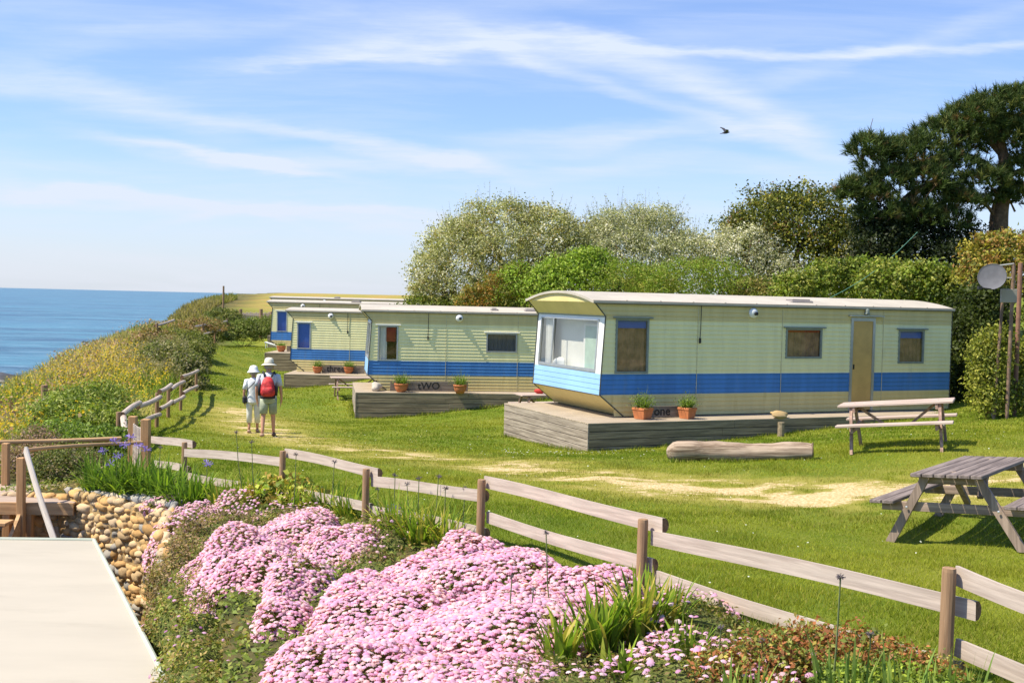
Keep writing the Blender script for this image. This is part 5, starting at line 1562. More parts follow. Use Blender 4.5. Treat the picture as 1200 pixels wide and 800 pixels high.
# green bank in front of the trees: one shrub after another
BR = [(.22, .32, .03), (.28, .38, .045), (.15, .24, .02), (.34, .40, .07)]
GO = [(.19, .28, .025), (.25, .33, .04), (.13, .20, .02), (.28, .27, .05)]
OR_ = [(.36, .19, .035), (.30, .21, .04), (.22, .22, .04), (.16, .17, .03)]
HG = [(.17, .23, .025), (.24, .28, .04), (.10, .14, .02), (.30, .30, .06)]
bankdata = [
    ('shrub', 'orange brown low bush behind the roof of the second caravan', 575, 41, [(562, 350, 41, .75, .7, .55), (590, 340, 41, .9, .7, .7), (548, 356, 41, .45, .5, .4)], OR_, 420, .085, 31),
    ('shrub', 'mottled green and rusty bush touching the left end of the nearest roof', 610, 40.5, [(608, 335, 40.5, .8, .7, .85), (628, 345, 40, .7, .7, .8)], OR_[2:] + BR[:2], 420, .1, 32),
    ('shrub', 'bright lime green leafy bush rising behind the front of the nearest caravan', 665, 40, [(655, 325, 40, .9, .8, .75), (690, 315, 40, .9, .8, .75), (640, 340, 39.5, .8, .8, .8), (672, 335, 39.5, 1.1, .8, .8)], BR, 900, .11, 33),
    ('gorse_bush', 'smooth green gorse hump, left of the two behind the nearest roof', 735, 39, [(728, 330, 39, 1.0, 1.0, .75), (755, 335, 39, .9, 1.0, .7)], GO, 650, .06, 34),
    ('gorse_bush', 'wide bright green gorse hump in the middle behind the nearest roof', 820, 38, [(805, 332, 38, 1.3, 1.1, .85), (840, 332, 38, 1.3, 1.1, .82), (780, 342, 38, .9, 1, .7)], GO, 1000, .06, 35),
    ('shrub', 'reddish green low shrub between the gorse and the dark tree', 885, 38, [(880, 342, 38, .9, .8, .5), (900, 346, 37.5, .8, .8, .45)], [(.26, .20, .06), (.20, .22, .04), (.14, .17, .03)], 420, .085, 36),
    ('hedge_bush', 'leafy green hedge bush behind the roof vent of the nearest caravan', 960, 36, [(935, 340, 36, .9, .8, .6), (975, 332, 36, 1.1, .8, .75), (1010, 330, 36, .9, .8, .75)], HG, 800, .11, 37),
    ('hedge_bush', 'tall leafy hedge bush below the pine beside the right end of the nearest roof', 1075, 34, [(1045, 335, 34, 1.0, .8, .75), (1085, 338, 33, 1.0, .8, .8), (1120, 350, 33, .9, .9, .8)], HG, 1100, .11, 38),
    ('hedge_bush', 'yellow and orange leaved shrub behind the satellite dish', 1170, 31, [(1160, 300, 31, .8, .8, .6), (1190, 300, 31, .8, .8, .65), (1175, 330, 30.5, 1.0, .8, .8), (1150, 322, 31, .7, .7, .6)], [(.36, .30, .05), (.28, .26, .04), (.34, .19, .05), (.16, .17, .03)], 800, .11, 39),
    ('ivy_bush', 'bright yellow green ivy covered bush around the thin poles at the right', 1165, 25.6, [(1160, 412, 24.6, .35, .35, .35), (1190, 428, 25.4, .4, .4, .55), (1158, 440, 24.5, .38, .35, .65), (1180, 470, 24.7, .5, .35, .45), (1156, 470, 24.3, .3, .3, .35), (1172, 396, 24.6, .25, .3, .2), (1207, 445, 25.5, .35, .5, .8)], [(.30, .32, .045), (.36, .34, .06), (.20, .22, .03), (.12, .15, .03)], 1500, .07, 40),
    ('hedge_bush', 'bush with shade painted into its dark leaf colours, in the gap between the nearest caravan and the ivy', 1130, 30, [(1122, 420, 30.5, .9, .8, 1.5), (1140, 400, 30, .8, .8, 1.5), (1155, 380, 29, .7, .7, 1.2), (1124, 465, 29.5, .7, .6, .9), (1140, 450, 29, .6, .6, .9)], [(.035, .05, .01), (.05, .07, .012), (.07, .09, .015)], 1300, .1, 41),  # near-black palette paints the shade of the gap into the leaves
    ('hedge_bush', 'dense green hedge bush running behind the roofs of the caravans', 700, 43, [(500, 362, 44, 1.2, .8, .5), (600, 355, 42.5, 1.8, .9, .9), (560, 358, 43, 1.2, .8, .6), (690, 345, 42, 1.6, 1, .9), (760, 345, 42, 1.8, 1, .9), (850, 348, 42, 1.8, 1, .9), (940, 350, 41, 1.8, 1, .8), (1020, 350, 40, 1.6, 1, .9)], [(.10, .14, .02), (.15, .19, .03), (.19, .22, .035)], 1600, .11, 42),
]
bankdata += [('hedge_bush', 'leafy hedge bush just beyond the right edge, behind the reddish pole', 1260, 29, [(1240, 400, 29, 1.0, .9, 1.3), (1290, 395, 29, 1.2, .9, 1.4), (1350, 395, 28, 1.2, 1, 1.3)], HG, 1300, .11, 43),
    ('hedge_bush', 'green bush continuing the hedge out of frame to the right', 1450, 26, [(1420, 395, 27, 1.3, 1, 1.3), (1490, 400, 26, 1.3, 1, 1.2), (1560, 405, 25, 1.2, 1, 1.2)], HG, 1000, .12, 44)]
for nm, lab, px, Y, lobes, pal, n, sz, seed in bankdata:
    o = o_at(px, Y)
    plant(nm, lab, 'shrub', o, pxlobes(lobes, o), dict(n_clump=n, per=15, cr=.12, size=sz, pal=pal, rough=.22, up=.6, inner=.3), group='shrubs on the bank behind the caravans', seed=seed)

# ---- the wind shaped pine
rng = np.random.default_rng(55)
po = np.array(o_at(1172, 44)); po[2] -= .2
pine = thing('pine_tree', 'big dark wind swept pine at the top right against the sky', 'tree', tuple(po))
PL = [(1020, 178, 43, .9, 1, .55), (1040, 195, 43.5, 1.2, 1.2, .8), (1075, 185, 43.5, 1.3, 1.3, .85), (1110, 165, 44, 1.3, 1.3, .85), (1140, 145, 44, 1.4, 1.4, .8), (1175, 130, 44, 1.5, 1.4, .75), (1210, 125, 44, 1.5, 1.5, .8), (1165, 165, 44.5, 1.5, 1.5, .8),
      (1200, 165, 44, 1.6, 1.5, .9), (1085, 215, 43, 1.1, 1.1, .7), (1120, 200, 43.5, 1.2, 1.1, .7), (1045, 220, 43, .9, 1, .8), (1010, 225, 43, .9, .9, .5), (995, 228, 43, .5, .6, .35), (1030, 250, 43, .9, 1, .9), (1100, 235, 43.5, 1.0, 1, .6), (1155, 215, 43.2, .9, .9, .45), (1130, 240, 43, .8, .8, .45), (1195, 205, 44, 1.1, 1, .55),
      (1075, 255, 43, .9, .9, .6), (1110, 262, 43.2, 1.0, .9, .5), (1175, 235, 43.8, .6, .7, .35), (1195, 228, 43.8, .5, .6, .35), (1040, 280, 43.5, 1.2, 1, .9), (1230, 180, 44, 1.4, 1.4, 1.0), (1060, 262, 44, .8, .8, .8)]
# shoot tufts: bundles of upward needles
tv, tf = [], []
for i in range(26):
    a_ = rng.uniform(0, 6.283); ti = rng.uniform(.1, 1.15); L = rng.uniform(.7, 1.1)
    d = np.array([math.cos(a_) * math.sin(ti), math.sin(a_) * math.sin(ti), math.cos(ti)]); s = unit(np.cross(d, rng.normal(size=3))) * .045
    p0 = np.array([0, 0, rng.uniform(-.15, .5)])
    b0 = len(tv); tv += [p0 - s, p0 + s, p0 + d * L]; tf.append((b0, b0 + 1, b0 + 2))
tv, tf = np.array(tv), np.array(tf)
pos, cols, mats_ = [], [], []
for px, py, Y, rx, ry, rz_ in PL:
    c = at(px, py, Y); n = int(175 * (rx * ry + rx * rz_ + ry * rz_) / 3) + 40
    d = unit(rng.normal(size=(n, 3))); d[:, 2] = np.where(d[:, 2] < -.5, -d[:, 2], d[:, 2])
    rad = rng.uniform(.68, 1.08, n)
    P = c + d * np.array([rx, ry, rz_]) * rad[:, None]
    pos.append(P)
    base = np.array([(.060, .090, .020), (.085, .120, .026), (.038, .062, .016), (.13, .14, .03), (.17, .11, .04)])[rng.choice(5, n, p=[.35, .25, .22, .12, .06])]
    cols.append(base * rng.uniform(.8, 1.35, (n, 1)))
    for k in range(n):
        ax = unit(d[k] * .8 + np.array([0, 0, 1.1]) + rng.normal(size=3) * .25); x_ = unit(np.cross(ax, rng.normal(size=3))); y_ = np.cross(ax, x_)
        s = rng.uniform(.22, .40); mats_.append(np.stack([x_, y_, ax], 1) * s)
pos = np.concatenate(pos) - po; cols = np.concatenate(cols)
V, F_, C_ = spread(tv, tf, np.array(mats_), pos, cols)
link('crown', fast_mesh('crown', V, F_, C_), NEEDLE, pine)
b = MB()
top = at(1172, 150, 44) - po
def bend(pts, r0, r1, n=8):
    pts = [np.array(p_, float) for p_ in pts]
    out = []; m_ = len(pts) - 1
    for i in range(m_ * 4 + 1):
        f = i / 4; k = min(int(f), m_ - 1); g = f - k
        p_m, p_0, p_1, p_2 = pts[max(k - 1, 0)], pts[k], pts[k + 1], pts[min(k + 2, m_)]
        out.append(tuple(.5 * ((2 * p_0) + (p_1 - p_m) * g + (2 * p_m - 5 * p_0 + 4 * p_1 - p_2) * g * g + (3 * p_0 - p_m - 3 * p_1 + p_2) * g ** 3)))
    b.tube(out, [r0 + (r1 - r0) * i / (len(out) - 1) for i in range(len(out))], n)
P_ = lambda px, py, Y: at(px, py, Y) - po
bend([(0, 0, -.4), P_(1170, 270, 44), P_(1174, 235, 44), P_(1180, 205, 44), P_(1172, 165, 44), P_(1170, 135, 44)], .42, .12, 12)
bend([P_(1176, 215, 44), P_(1150, 190, 43.8), P_(1115, 180, 43.8), P_(1080, 190, 43.5), P_(1040, 195, 43.5)], .18, .05)
bend([P_(1171, 262, 44), P_(1160, 245, 43.8), P_(1152, 238, 43.5), P_(1140, 222, 43.5)], .09, .03)
bend([P_(1160, 262, 44), P_(1165, 240, 43.8), P_(1155, 225, 43.6)], .06, .02)
bend([P_(1176, 210, 44), P_(1200, 198, 44), P_(1230, 190, 44)], .13, .05)
bend([P_(1140, 222, 43.5), P_(1110, 235, 43.3), P_(1075, 250, 43.2), P_(1045, 255, 43)], .1, .04)
bend([P_(1172, 180, 44), P_(1150, 160, 44), P_(1120, 160, 44)], .12, .04)
bend([P_(1050, 300, 43.8), P_(1045, 270, 43.6), P_(1060, 235, 43.4), P_(1090, 215, 43.4), P_(1120, 195, 43.6)], .22, .07)
for i in range(46):
    c = PL[rng.integers(len(PL))]; q = at(c[0], c[1], c[2]) - po
    b.tube([tuple(q + np.array([.7, .3, -.45]) * rng.uniform(.4, 1)), tuple(q + rng.normal(size=3) * .25), tuple(q + rng.normal(size=3) * .6)], [.045, .025, .01], 5)
b.build('trunk', BARK, pine, smooth=True)
o = o_at(1085, 43)
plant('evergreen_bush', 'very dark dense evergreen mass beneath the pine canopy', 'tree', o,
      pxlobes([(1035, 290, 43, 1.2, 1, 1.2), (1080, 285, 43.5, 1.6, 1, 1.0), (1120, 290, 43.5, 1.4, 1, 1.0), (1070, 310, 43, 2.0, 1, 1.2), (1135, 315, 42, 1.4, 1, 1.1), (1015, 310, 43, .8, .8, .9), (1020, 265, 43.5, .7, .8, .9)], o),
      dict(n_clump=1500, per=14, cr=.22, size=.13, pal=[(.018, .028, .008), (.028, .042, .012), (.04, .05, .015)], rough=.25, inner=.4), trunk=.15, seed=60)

# ---- the cliff edge on the left
LE = np.array([(13, -8.3), (17, -7.9), (19.5, -7.45), (22, -7.9), (25, -8.6), (28, -9.3), (31.5, -9.9), (36, -10.8), (42, -12.6), (48, -14.2), (58, -17.0), (68, -19.6), (78, -21.5), (88, -24), (130, -31)], float)
rng = np.random.default_rng(71)
def strip_points(n, y0, y1, back, rng, pw=1.6, inner=0.0):
    Y = y0 + (y1 - y0) * rng.random(n) ** pw
    xe = np.interp(Y, LE[:, 0], LE[:, 1]) - inner; xb = np.interp(Y, CREST[:, 0], CREST[:, 1]) - back
    X = xe + (xb - xe) * rng.random(n)
    return X, Y
def blades(X, Y, Z, h, wd, cols, rng, lean=.35):
    n = len(X); a_ = rng.uniform(0, 6.283, n)
    S = np.stack([np.cos(a_), np.sin(a_), np.zeros(n)], 1); D = unit(np.stack([rng.normal(size=n) * lean, rng.normal(size=n) * lean, np.ones(n)], 1))
    P = np.stack([X, Y, Z], 1); w_ = (wd * rng.uniform(.6, 1.3, n))[:, None]; H = (h * rng.uniform(.5, 1.25, n))[:, None]
    m1 = P + D * H * .55; D2 = unit(D + np.stack([rng.normal(size=n) * lean, rng.normal(size=n) * lean, np.zeros(n)], 1)); tip = m1 + D2 * H * .45
    V = np.stack([P - S * w_ / 2, P + S * w_ / 2, m1 + S * w_ * .4, tip, m1 - S * w_ * .4], 1)
    k = np.arange(n)[:, None] * 5
    V = V.reshape(-1, 3)
    F1 = np.concatenate([k + np.array([[0, 1, 2, 4]])], 0); F2 = k + np.array([[4, 2, 3, 3]])
    return V, F1, F2, np.repeat(cols, 5, 0)
def blade_mesh(name, V, F1, F2, C, mat):
    tri = np.concatenate([F1[:, [0, 1, 2]], F1[:, [0, 2, 3]], F2[:, [0, 1, 2]]])
    return link(name, fast_mesh(name, V, tri, C), mat)

X, Y = strip_points(52000, 13.5, 115, 3.5, rng, 1.7)
Z = ground(X, Y)
patch = np.sin(X * .55 + Y * .23 + 1.0) + np.sin(Y * .41 - X * .3) + rng.normal(size=len(X)) * .6
gpal = np.where((patch > .5)[:, None], np.array([.52, .43, .19]), np.where((patch > -.6)[:, None], np.array([.34, .35, .075]), np.array([.20, .28, .04])))
farf = np.clip((Y - 45) / 30, 0, 1)[:, None]
gpal = gpal * (1 - farf * .6) + np.array([.24, .20, .07]) * farf * .6
C = gpal * rng.uniform(.7, 1.3, (len(X), 1))
h = np.where(Y < 45, .62, .62) * (1 + .2 * np.sin(X * 1.3 + Y))
V, F1, F2, CC = blades(X, Y, Z - .05, h, np.clip(.012 + Y * .0010, 0, .09), C, rng, .38)
tag(blade_mesh('tall_grass', V, F1, F2, CC, BLADE), 'long green and straw coloured grass and weeds along the cliff top', 'grass', kind='stuff')
# pinkish dry docks and seed heads near the crest
X, Y = strip_points(5500, 14, 70, 2.5, rng, 1.4); m_ = rng.random(len(X)) < .9
xc_ = np.interp(Y, CREST[:, 0], CREST[:, 1]); X = xc_ + rng.uniform(-2.2, 3.0, len(X)) * rng.random(len(X))
Z = ground(X, Y) + rng.uniform(.25, .75, len(X))
cc = np.array([(.44, .24, .12), (.48, .33, .17), (.38, .28, .15)])[rng.integers(0, 3, len(X))] * rng.uniform(.7, 1.2, (len(X), 1))
V, F_, C_ = cards(np.stack([X, Y, Z], 1), np.tile([[0., -.3, .6]], (len(X), 1)), .10, cc, 1.6, rng)
tag(link('dry_seed_heads', fast_mesh('dry_seed_heads', V, F_, C_), LEAF), 'russet seed heads standing along the cliff crest against the sea', 'wild plants', kind='stuff')
# yellow flowers: drifts
parts_ = []
for (px, py, Y0, sx_, sy_, n) in [(25, 492, 22, .9, 1.6, 900), (10, 500, 20, .8, 1.2, 700), (105, 435, 34, 1.1, 3.0, 1500), (125, 418, 37, 1.0, 3, 1300), (90, 452, 31, .9, 2, 800), (140, 404, 40, .9, 3, 800), (150, 445, 33, 1.3, 3, 500), (180, 450, 33, .8, 2, 250), (110, 470, 28, .9, 2, 350), (165, 480, 24, .4, 1.2, 120)]:
    n = int(n * .3); q = at(px, py, Y0); X = q[0] + rng.normal(size=n) * sx_; Y = Y0 + rng.normal(size=n) * sy_
    X = np.minimum(X, np.interp(Y, LE[:, 0], LE[:, 1]) - .3)
    Z = ground(X, Y) + rng.uniform(.45, .8, n)
    k = 2; P = np.repeat(np.stack([X, Y, Z], 1), k, 0) + rng.normal(size=(n * k, 3)) * .05
    cc = np.array([(.74, .50, .03), (.62, .40, .03), (.78, .58, .08)])[rng.integers(0, 3, n * k)]
    parts_.append(cards(P, np.tile([[0., -.3, .8]], (n * k, 1)), .052, cc, 1.1, rng))
V, F_, C_ = join(parts_)
tag(link('yellow_wildflowers', fast_mesh('yellow_wildflowers', V, F_, C_), PETAL), 'drifts of small yellow wildflowers among the cliff top grass', 'wildflowers', kind='stuff')

def cliffplant(nm, lab, lobes, pal, n, sz, seed, per=15, cr=.1, **kw):
    px, py, Y = lobes[0][:3]; q = at(px, py, Y); o = (q[0], q[1], gz(q[0], q[1]))
    plant(nm, lab, 'shrub', o, pxlobes(lobes, o), dict(n_clump=n, per=per, cr=cr, size=sz, pal=pal, rough=.3, up=.5, inner=.35, **kw), group='shrubs and weeds along the cliff edge', seed=seed)
DG = [(.13, .19, .03), (.20, .27, .045), (.27, .33, .06), (.36, .39, .11)]
cliffplant('reed_clump', 'big dark green leafy weed clump behind the gate at the left', [(100, 485, 22.5, .9, .8, .55), (125, 480, 23, .6, .7, .5), (70, 490, 21.5, .6, .7, .4), (110, 500, 21, .9, .6, .35)], DG, 1100, .10, 81, aspect=4.0)
cliffplant('shrub', 'olive bush with pale flower heads at the end of the pole fence', [(205, 430, 38, .9, 1.0, .8), (222, 438, 37.5, .6, .9, .65), (190, 425, 39, .9, 1, .7), (225, 455, 36.8, .4, .6, .35)], [(.17, .19, .05), (.24, .23, .08), (.11, .14, .03), (.34, .30, .16)], 1100, .085, 82)
cliffplant('shrub', 'buff grassy hummock on the cliff top above the pole fence', [(175, 422, 41, 1.2, 1.2, .6), (160, 430, 39, 1.0, 1.2, .5), (185, 440, 36, .8, 1, .5), (195, 408, 46, 1, 1, .5)], [(.40, .33, .18), (.30, .26, .12), (.20, .20, .06)], 800, .10, 83, aspect=5.0)
cliffplant('shrub', 'green bush on the bend of the cliff path farther off', [(213, 404, 52, 1.1, 1.2, .7), (230, 408, 52, .8, 1.2, .7), (222, 418, 48, .9, 1, .7)], [(.19, .21, .045), (.26, .25, .08), (.13, .16, .03)], 900, .10, 84)
cliffplant('shrub', 'russet and green bush low on the skyline above the sea', [(205, 391, 58, 1.4, 1.4, .55), (180, 398, 50, 1.0, 1.2, .5), (235, 384, 66, 1.5, 1.5, .6)], [(.30, .23, .08), (.22, .22, .06), (.34, .21, .10)], 800, .11, 85)
cliffplant('shrub', 'dark green thicket between the far fence rails', [(250, 386, 72, 1.3, 1.4, .8), (262, 374, 80, 1.4, 1.5, .75), (240, 392, 70, .9, 1.2, .7), (258, 394, 70, .8, 1, .5)], [(.11, .14, .03), (.16, .18, .045), (.22, .22, .06)], 1100, .12, 86)
cliffplant('shrub', 'rounded leafy bush at the far end of the lawn before the pale fence', [(285, 390, 76, 1.3, 1.4, .85), (305, 388, 76, 1.5, 1.4, .95), (272, 392, 76, .9, 1.2, .8), (318, 385, 77, .8, 1.2, 1.0)], [(.12, .16, .03), (.17, .21, .04), (.25, .27, .07)], 1300, .11, 87)
cliffplant('shrub', 'low green bush beside the boardwalk in front of the handrails', [(78, 548, 16.2, .55, .5, .30), (100, 552, 16.2, .4, .45, .26), (60, 555, 16.0, .35, .4, .22)], [(.14, .17, .04), (.20, .22, .06), (.10, .12, .03), (.28, .22, .12)], 900, .04, 88, cr=.06)
cliffplant('shrub', 'dull pink flowered weed clump at the left behind the handrails', [(45, 520, 17.5, .35, .5, .25), (25, 545, 16.8, .35, .4, .25), (55, 540, 17, .25, .3, .3)], [(.32, .20, .15), (.26, .20, .10), (.40, .27, .22), (.18, .18, .05)], 520, .04, 89, cr=.06)
cliffplant('shrub', 'fresh green nettle patch behind the handrails and left of the gate', [(95, 525, 18, .8, .5, .3), (125, 520, 18.4, .5, .5, .28), (70, 515, 18.5, .6, .5, .3)], [(.17, .25, .035), (.23, .31, .05), (.12, .18, .03)], 900, .055, 90, cr=.07)

# ---- flower bed
FH_v = [(0, 0, .62)]; FH_t = []
for i in range(8):
    a_ = math.pi * 2 * i / 8; FH_v.append((.55 * math.cos(a_), .55 * math.sin(a_), .55))
for i in range(16):
    a_ = math.pi * 2 * i / 16; r_ = 1.0 if i % 2 == 0 else .74; FH_v.append((r_ * math.cos(a_), r_ * math.sin(a_), .18 if i % 2 == 0 else .30))
for i in range(8):
    FH_t.append((0, 1 + i, 1 + (i + 1) % 8))
    o0, o1, o2 = 9 + 2 * i, 9 + (2 * i + 1) % 16, 9 + (2 * i + 2) % 16
    FH_t += [(1 + i, o0, o1), (1 + i, o1, 1 + (i + 1) % 8), (1 + (i + 1) % 8, o1, o2)]
FH_v = np.array(FH_v); FH_t = np.array(FH_t); FH_shade = np.r_[[1.03], np.full(8, 1.02), np.full(16, .97)]

def shell_points(lobes, dens, rng, zlo=-.35, rough=.07):
    P, N = [], []
    L = [(np.array(c, float), np.array(r, float)) for c, r in lobes]
    for i, (c, r) in enumerate(L):
        area = 4 * math.pi * ((r[0] * r[1]) ** 1.6 / 3 + (r[0] * r[2]) ** 1.6 / 3 + (r[1] * r[2]) ** 1.6 / 3) ** (1 / 1.6)
        n = int(area * dens); d = unit(rng.normal(size=(n, 3))); d = d[d[:, 2] > zlo]
        k = 1 + rough * (np.sin(d[:, 0] * 6 + c[0] * 9) + np.sin(d[:, 1] * 7 + c[1] * 5) + np.sin(d[:, 2] * 8))
        q = c + d * r * k[:, None]; ok = np.ones(len(q), bool)
        for j, (c2, r2) in enumerate(L):
            if j != i: ok &= (((q - c2) / r2) ** 2).sum(1) > .98
        P.append(q[ok]); N.append(unit(d / r)[ok])
    return np.concatenate(P), np.concatenate(N)

def mound(label, org, lobes, fdens, fsize, leafpal, fpal, seed, gap=.0, leafdens=2300, leafsize=.035, name='flower_mound', zlo=-.3):
    rng = np.random.default_rng(seed)
    t_ = thing(name, label, 'flowering plant' if fdens else 'trailing plant', org, 0, 'cushions of plants spilling over the wall')
    P, N = shell_points(lobes, leafdens, rng, -.6)
    rel = np.array(org)
    cc = np.array(leafpal)[rng.integers(0, len(leafpal), len(P))] * rng.uniform(.65, 1.3, (len(P), 1))
    clump = .8 + .35 * np.sin(P[:, 0] * 9 + P[:, 2] * 7) * np.sin(P[:, 1] * 8 + 1)
    Pj = P - N * rng.uniform(-.01, .10, (len(P), 1)) + rng.normal(size=P.shape) * .018
    V, F_, C_ = cards(Pj - rel, N + np.array([0, 0, .4]), leafsize, cc * clump[:, None], 2.2, rng, .9)
    link('foliage', fast_mesh('foliage', V, F_, C_), LEAF, t_)
    # woody core
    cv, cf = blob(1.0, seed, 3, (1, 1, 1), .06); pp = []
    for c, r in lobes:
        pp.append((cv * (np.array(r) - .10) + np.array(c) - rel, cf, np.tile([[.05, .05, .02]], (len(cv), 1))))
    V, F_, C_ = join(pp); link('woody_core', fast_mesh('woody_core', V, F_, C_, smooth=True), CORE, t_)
    if fdens:
        P, N = shell_points(lobes, fdens, rng, zlo)
        nz = np.sin(P[:, 0] * 3.7 + P[:, 1] * 2.3 + seed) + np.sin(P[:, 1] * 4.9 - P[:, 0] * 2.1) + np.sin(P[:, 2] * 7 + P[:, 0] * 5) * .7 + rng.normal(size=len(P)) * .55
        keep = nz > (-1.9 + gap)
        P, N = P[keep], N[keep]; n = len(P)
        mats_ = []
        up = unit(N * .8 + np.array([0, 0, .6]) + rng.normal(size=(n, 3)) * .28)
        x_ = unit(np.cross(up, rng.normal(size=(n, 3)))); y_ = np.cross(up, x_); s = fsize * rng.uniform(.65, 1.15, n)
        mats_ = np.stack([x_, y_, up], 2) * s[:, None, None]
        fc = np.array(fpal)[rng.integers(0, len(fpal), n)] * rng.uniform(.85, 1.12, (n, 1))
        V, F_, C_ = spread(FH_v, FH_t, mats_, P - rel + N * .012 + rng.normal(size=(n, 3)) * .008, fc, FH_shade)
        o_ = link('blossoms', fast_mesh('blossoms', V, F_, np.clip(C_, 0, 1)), PETAL, t_); o_['kind'] = 'stuff'
    return t_
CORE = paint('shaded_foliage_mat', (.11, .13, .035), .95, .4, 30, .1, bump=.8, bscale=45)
PINK = [(.80, .44, .64), (.82, .52, .68), (.77, .38, .60), (.87, .64, .70), (.77, .47, .70), (.84, .54, .58)]
LP = [(.19, .23, .05), (.27, .26, .07), (.14, .17, .035), (.33, .25, .10)]
LB = [(.46, .30, .17), (.38, .30, .12), (.28, .29, .07), (.54, .37, .22), (.24, .17, .08)]
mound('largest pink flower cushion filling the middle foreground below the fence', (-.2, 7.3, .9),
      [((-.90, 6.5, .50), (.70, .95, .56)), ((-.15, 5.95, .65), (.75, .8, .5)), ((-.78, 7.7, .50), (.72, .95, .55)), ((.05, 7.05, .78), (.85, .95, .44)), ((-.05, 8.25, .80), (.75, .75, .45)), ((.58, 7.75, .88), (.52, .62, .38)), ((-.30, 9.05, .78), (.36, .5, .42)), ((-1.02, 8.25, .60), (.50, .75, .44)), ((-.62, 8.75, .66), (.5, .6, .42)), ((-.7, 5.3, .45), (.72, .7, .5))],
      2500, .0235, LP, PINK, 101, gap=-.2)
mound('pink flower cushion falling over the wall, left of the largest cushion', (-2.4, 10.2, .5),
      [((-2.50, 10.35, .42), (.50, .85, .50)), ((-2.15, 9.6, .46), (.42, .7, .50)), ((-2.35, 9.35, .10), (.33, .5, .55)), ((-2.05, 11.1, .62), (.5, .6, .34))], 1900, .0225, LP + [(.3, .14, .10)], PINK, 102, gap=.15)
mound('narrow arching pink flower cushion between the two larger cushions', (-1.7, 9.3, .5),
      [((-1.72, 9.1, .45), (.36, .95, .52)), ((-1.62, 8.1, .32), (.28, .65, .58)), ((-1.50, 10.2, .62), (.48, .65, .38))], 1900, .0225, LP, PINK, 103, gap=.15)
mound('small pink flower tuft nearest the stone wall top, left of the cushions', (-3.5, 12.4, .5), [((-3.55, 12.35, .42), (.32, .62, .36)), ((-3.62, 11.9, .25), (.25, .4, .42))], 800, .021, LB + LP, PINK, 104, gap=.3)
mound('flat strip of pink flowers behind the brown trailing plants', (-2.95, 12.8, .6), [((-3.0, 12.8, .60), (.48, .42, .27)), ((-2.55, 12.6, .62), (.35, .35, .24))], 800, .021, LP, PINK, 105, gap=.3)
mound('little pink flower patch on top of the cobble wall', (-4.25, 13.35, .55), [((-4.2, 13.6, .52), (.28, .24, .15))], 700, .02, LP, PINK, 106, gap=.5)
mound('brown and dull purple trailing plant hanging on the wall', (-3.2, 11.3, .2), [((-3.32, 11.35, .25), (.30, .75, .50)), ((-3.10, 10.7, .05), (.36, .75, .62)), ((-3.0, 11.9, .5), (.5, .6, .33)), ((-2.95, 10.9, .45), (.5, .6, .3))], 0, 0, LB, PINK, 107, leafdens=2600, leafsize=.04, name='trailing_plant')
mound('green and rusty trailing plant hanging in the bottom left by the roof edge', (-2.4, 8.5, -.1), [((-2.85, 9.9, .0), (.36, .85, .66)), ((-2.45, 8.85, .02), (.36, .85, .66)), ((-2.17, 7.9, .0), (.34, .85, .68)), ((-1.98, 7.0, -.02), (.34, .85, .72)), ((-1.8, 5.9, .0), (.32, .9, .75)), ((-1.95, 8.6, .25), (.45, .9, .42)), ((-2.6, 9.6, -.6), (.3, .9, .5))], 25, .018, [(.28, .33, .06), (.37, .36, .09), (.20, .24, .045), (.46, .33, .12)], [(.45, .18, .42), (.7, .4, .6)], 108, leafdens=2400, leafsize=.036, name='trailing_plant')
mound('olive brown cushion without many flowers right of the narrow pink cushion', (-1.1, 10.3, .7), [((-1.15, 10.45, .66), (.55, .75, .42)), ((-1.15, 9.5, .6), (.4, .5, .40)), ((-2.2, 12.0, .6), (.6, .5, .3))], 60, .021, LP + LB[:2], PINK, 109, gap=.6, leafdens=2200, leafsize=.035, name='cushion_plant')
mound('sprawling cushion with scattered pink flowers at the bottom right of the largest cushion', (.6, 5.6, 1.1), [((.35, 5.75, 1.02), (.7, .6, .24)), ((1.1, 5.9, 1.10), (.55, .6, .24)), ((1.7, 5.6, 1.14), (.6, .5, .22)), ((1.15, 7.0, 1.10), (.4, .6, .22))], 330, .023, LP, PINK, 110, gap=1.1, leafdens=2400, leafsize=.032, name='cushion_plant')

def clump(label, x, y, n, L, wd, sp_, cols, seed, name='strap_leaf_clump', base=.1, group='clumps of strap leaves in the flower bed', flowers=(), z=None):
    rng = np.random.default_rng(seed)
    z0 = gz(x, y) if z is None else z
    t_ = thing(name, label, 'plant', (x, y, z0), 0, group)
    v, f, c = strap_leaves(n, L, wd, sp_, cols, rng, base=base, segs=5)
    link('leaves', fast_mesh('leaves', v, f, c), BLADE, t_)
    return t_
AG = [(.18, .28, .03), (.26, .37, .04), (.13, .20, .025), (.38, .41, .06), (.50, .42, .09)]
AGn = [(.11, .20, .025), (.17, .27, .035), (.09, .15, .02)]
cl = [(118, 585, 14.6, 'strap leaf clump at the left end of the cobble wall top', .62), (145, 580, 14.3, 'strap leaf clump below the purple flower heads', .66), (170, 582, 14.2, 'dark green strap leaf clump in front of the gate post', .62),
      (198, 582, 13.9, 'strap leaf clump left of the first fence post', .58), (222, 585, 13.5, 'small leafy clump behind the little pink patch', .5), (132, 592, 14.1, 'low bright green clump right above the cobbles', .42), (185, 598, 13.5, 'short green clump between cobbles and pink patch', .34)]
for i, (px, py, Y, lab, L) in enumerate(cl):
    q = at(px, py, Y); clump(lab, q[0], Y, 150, L, .03, 1.3, AGn + AG[:2], 200 + i, base=.16)
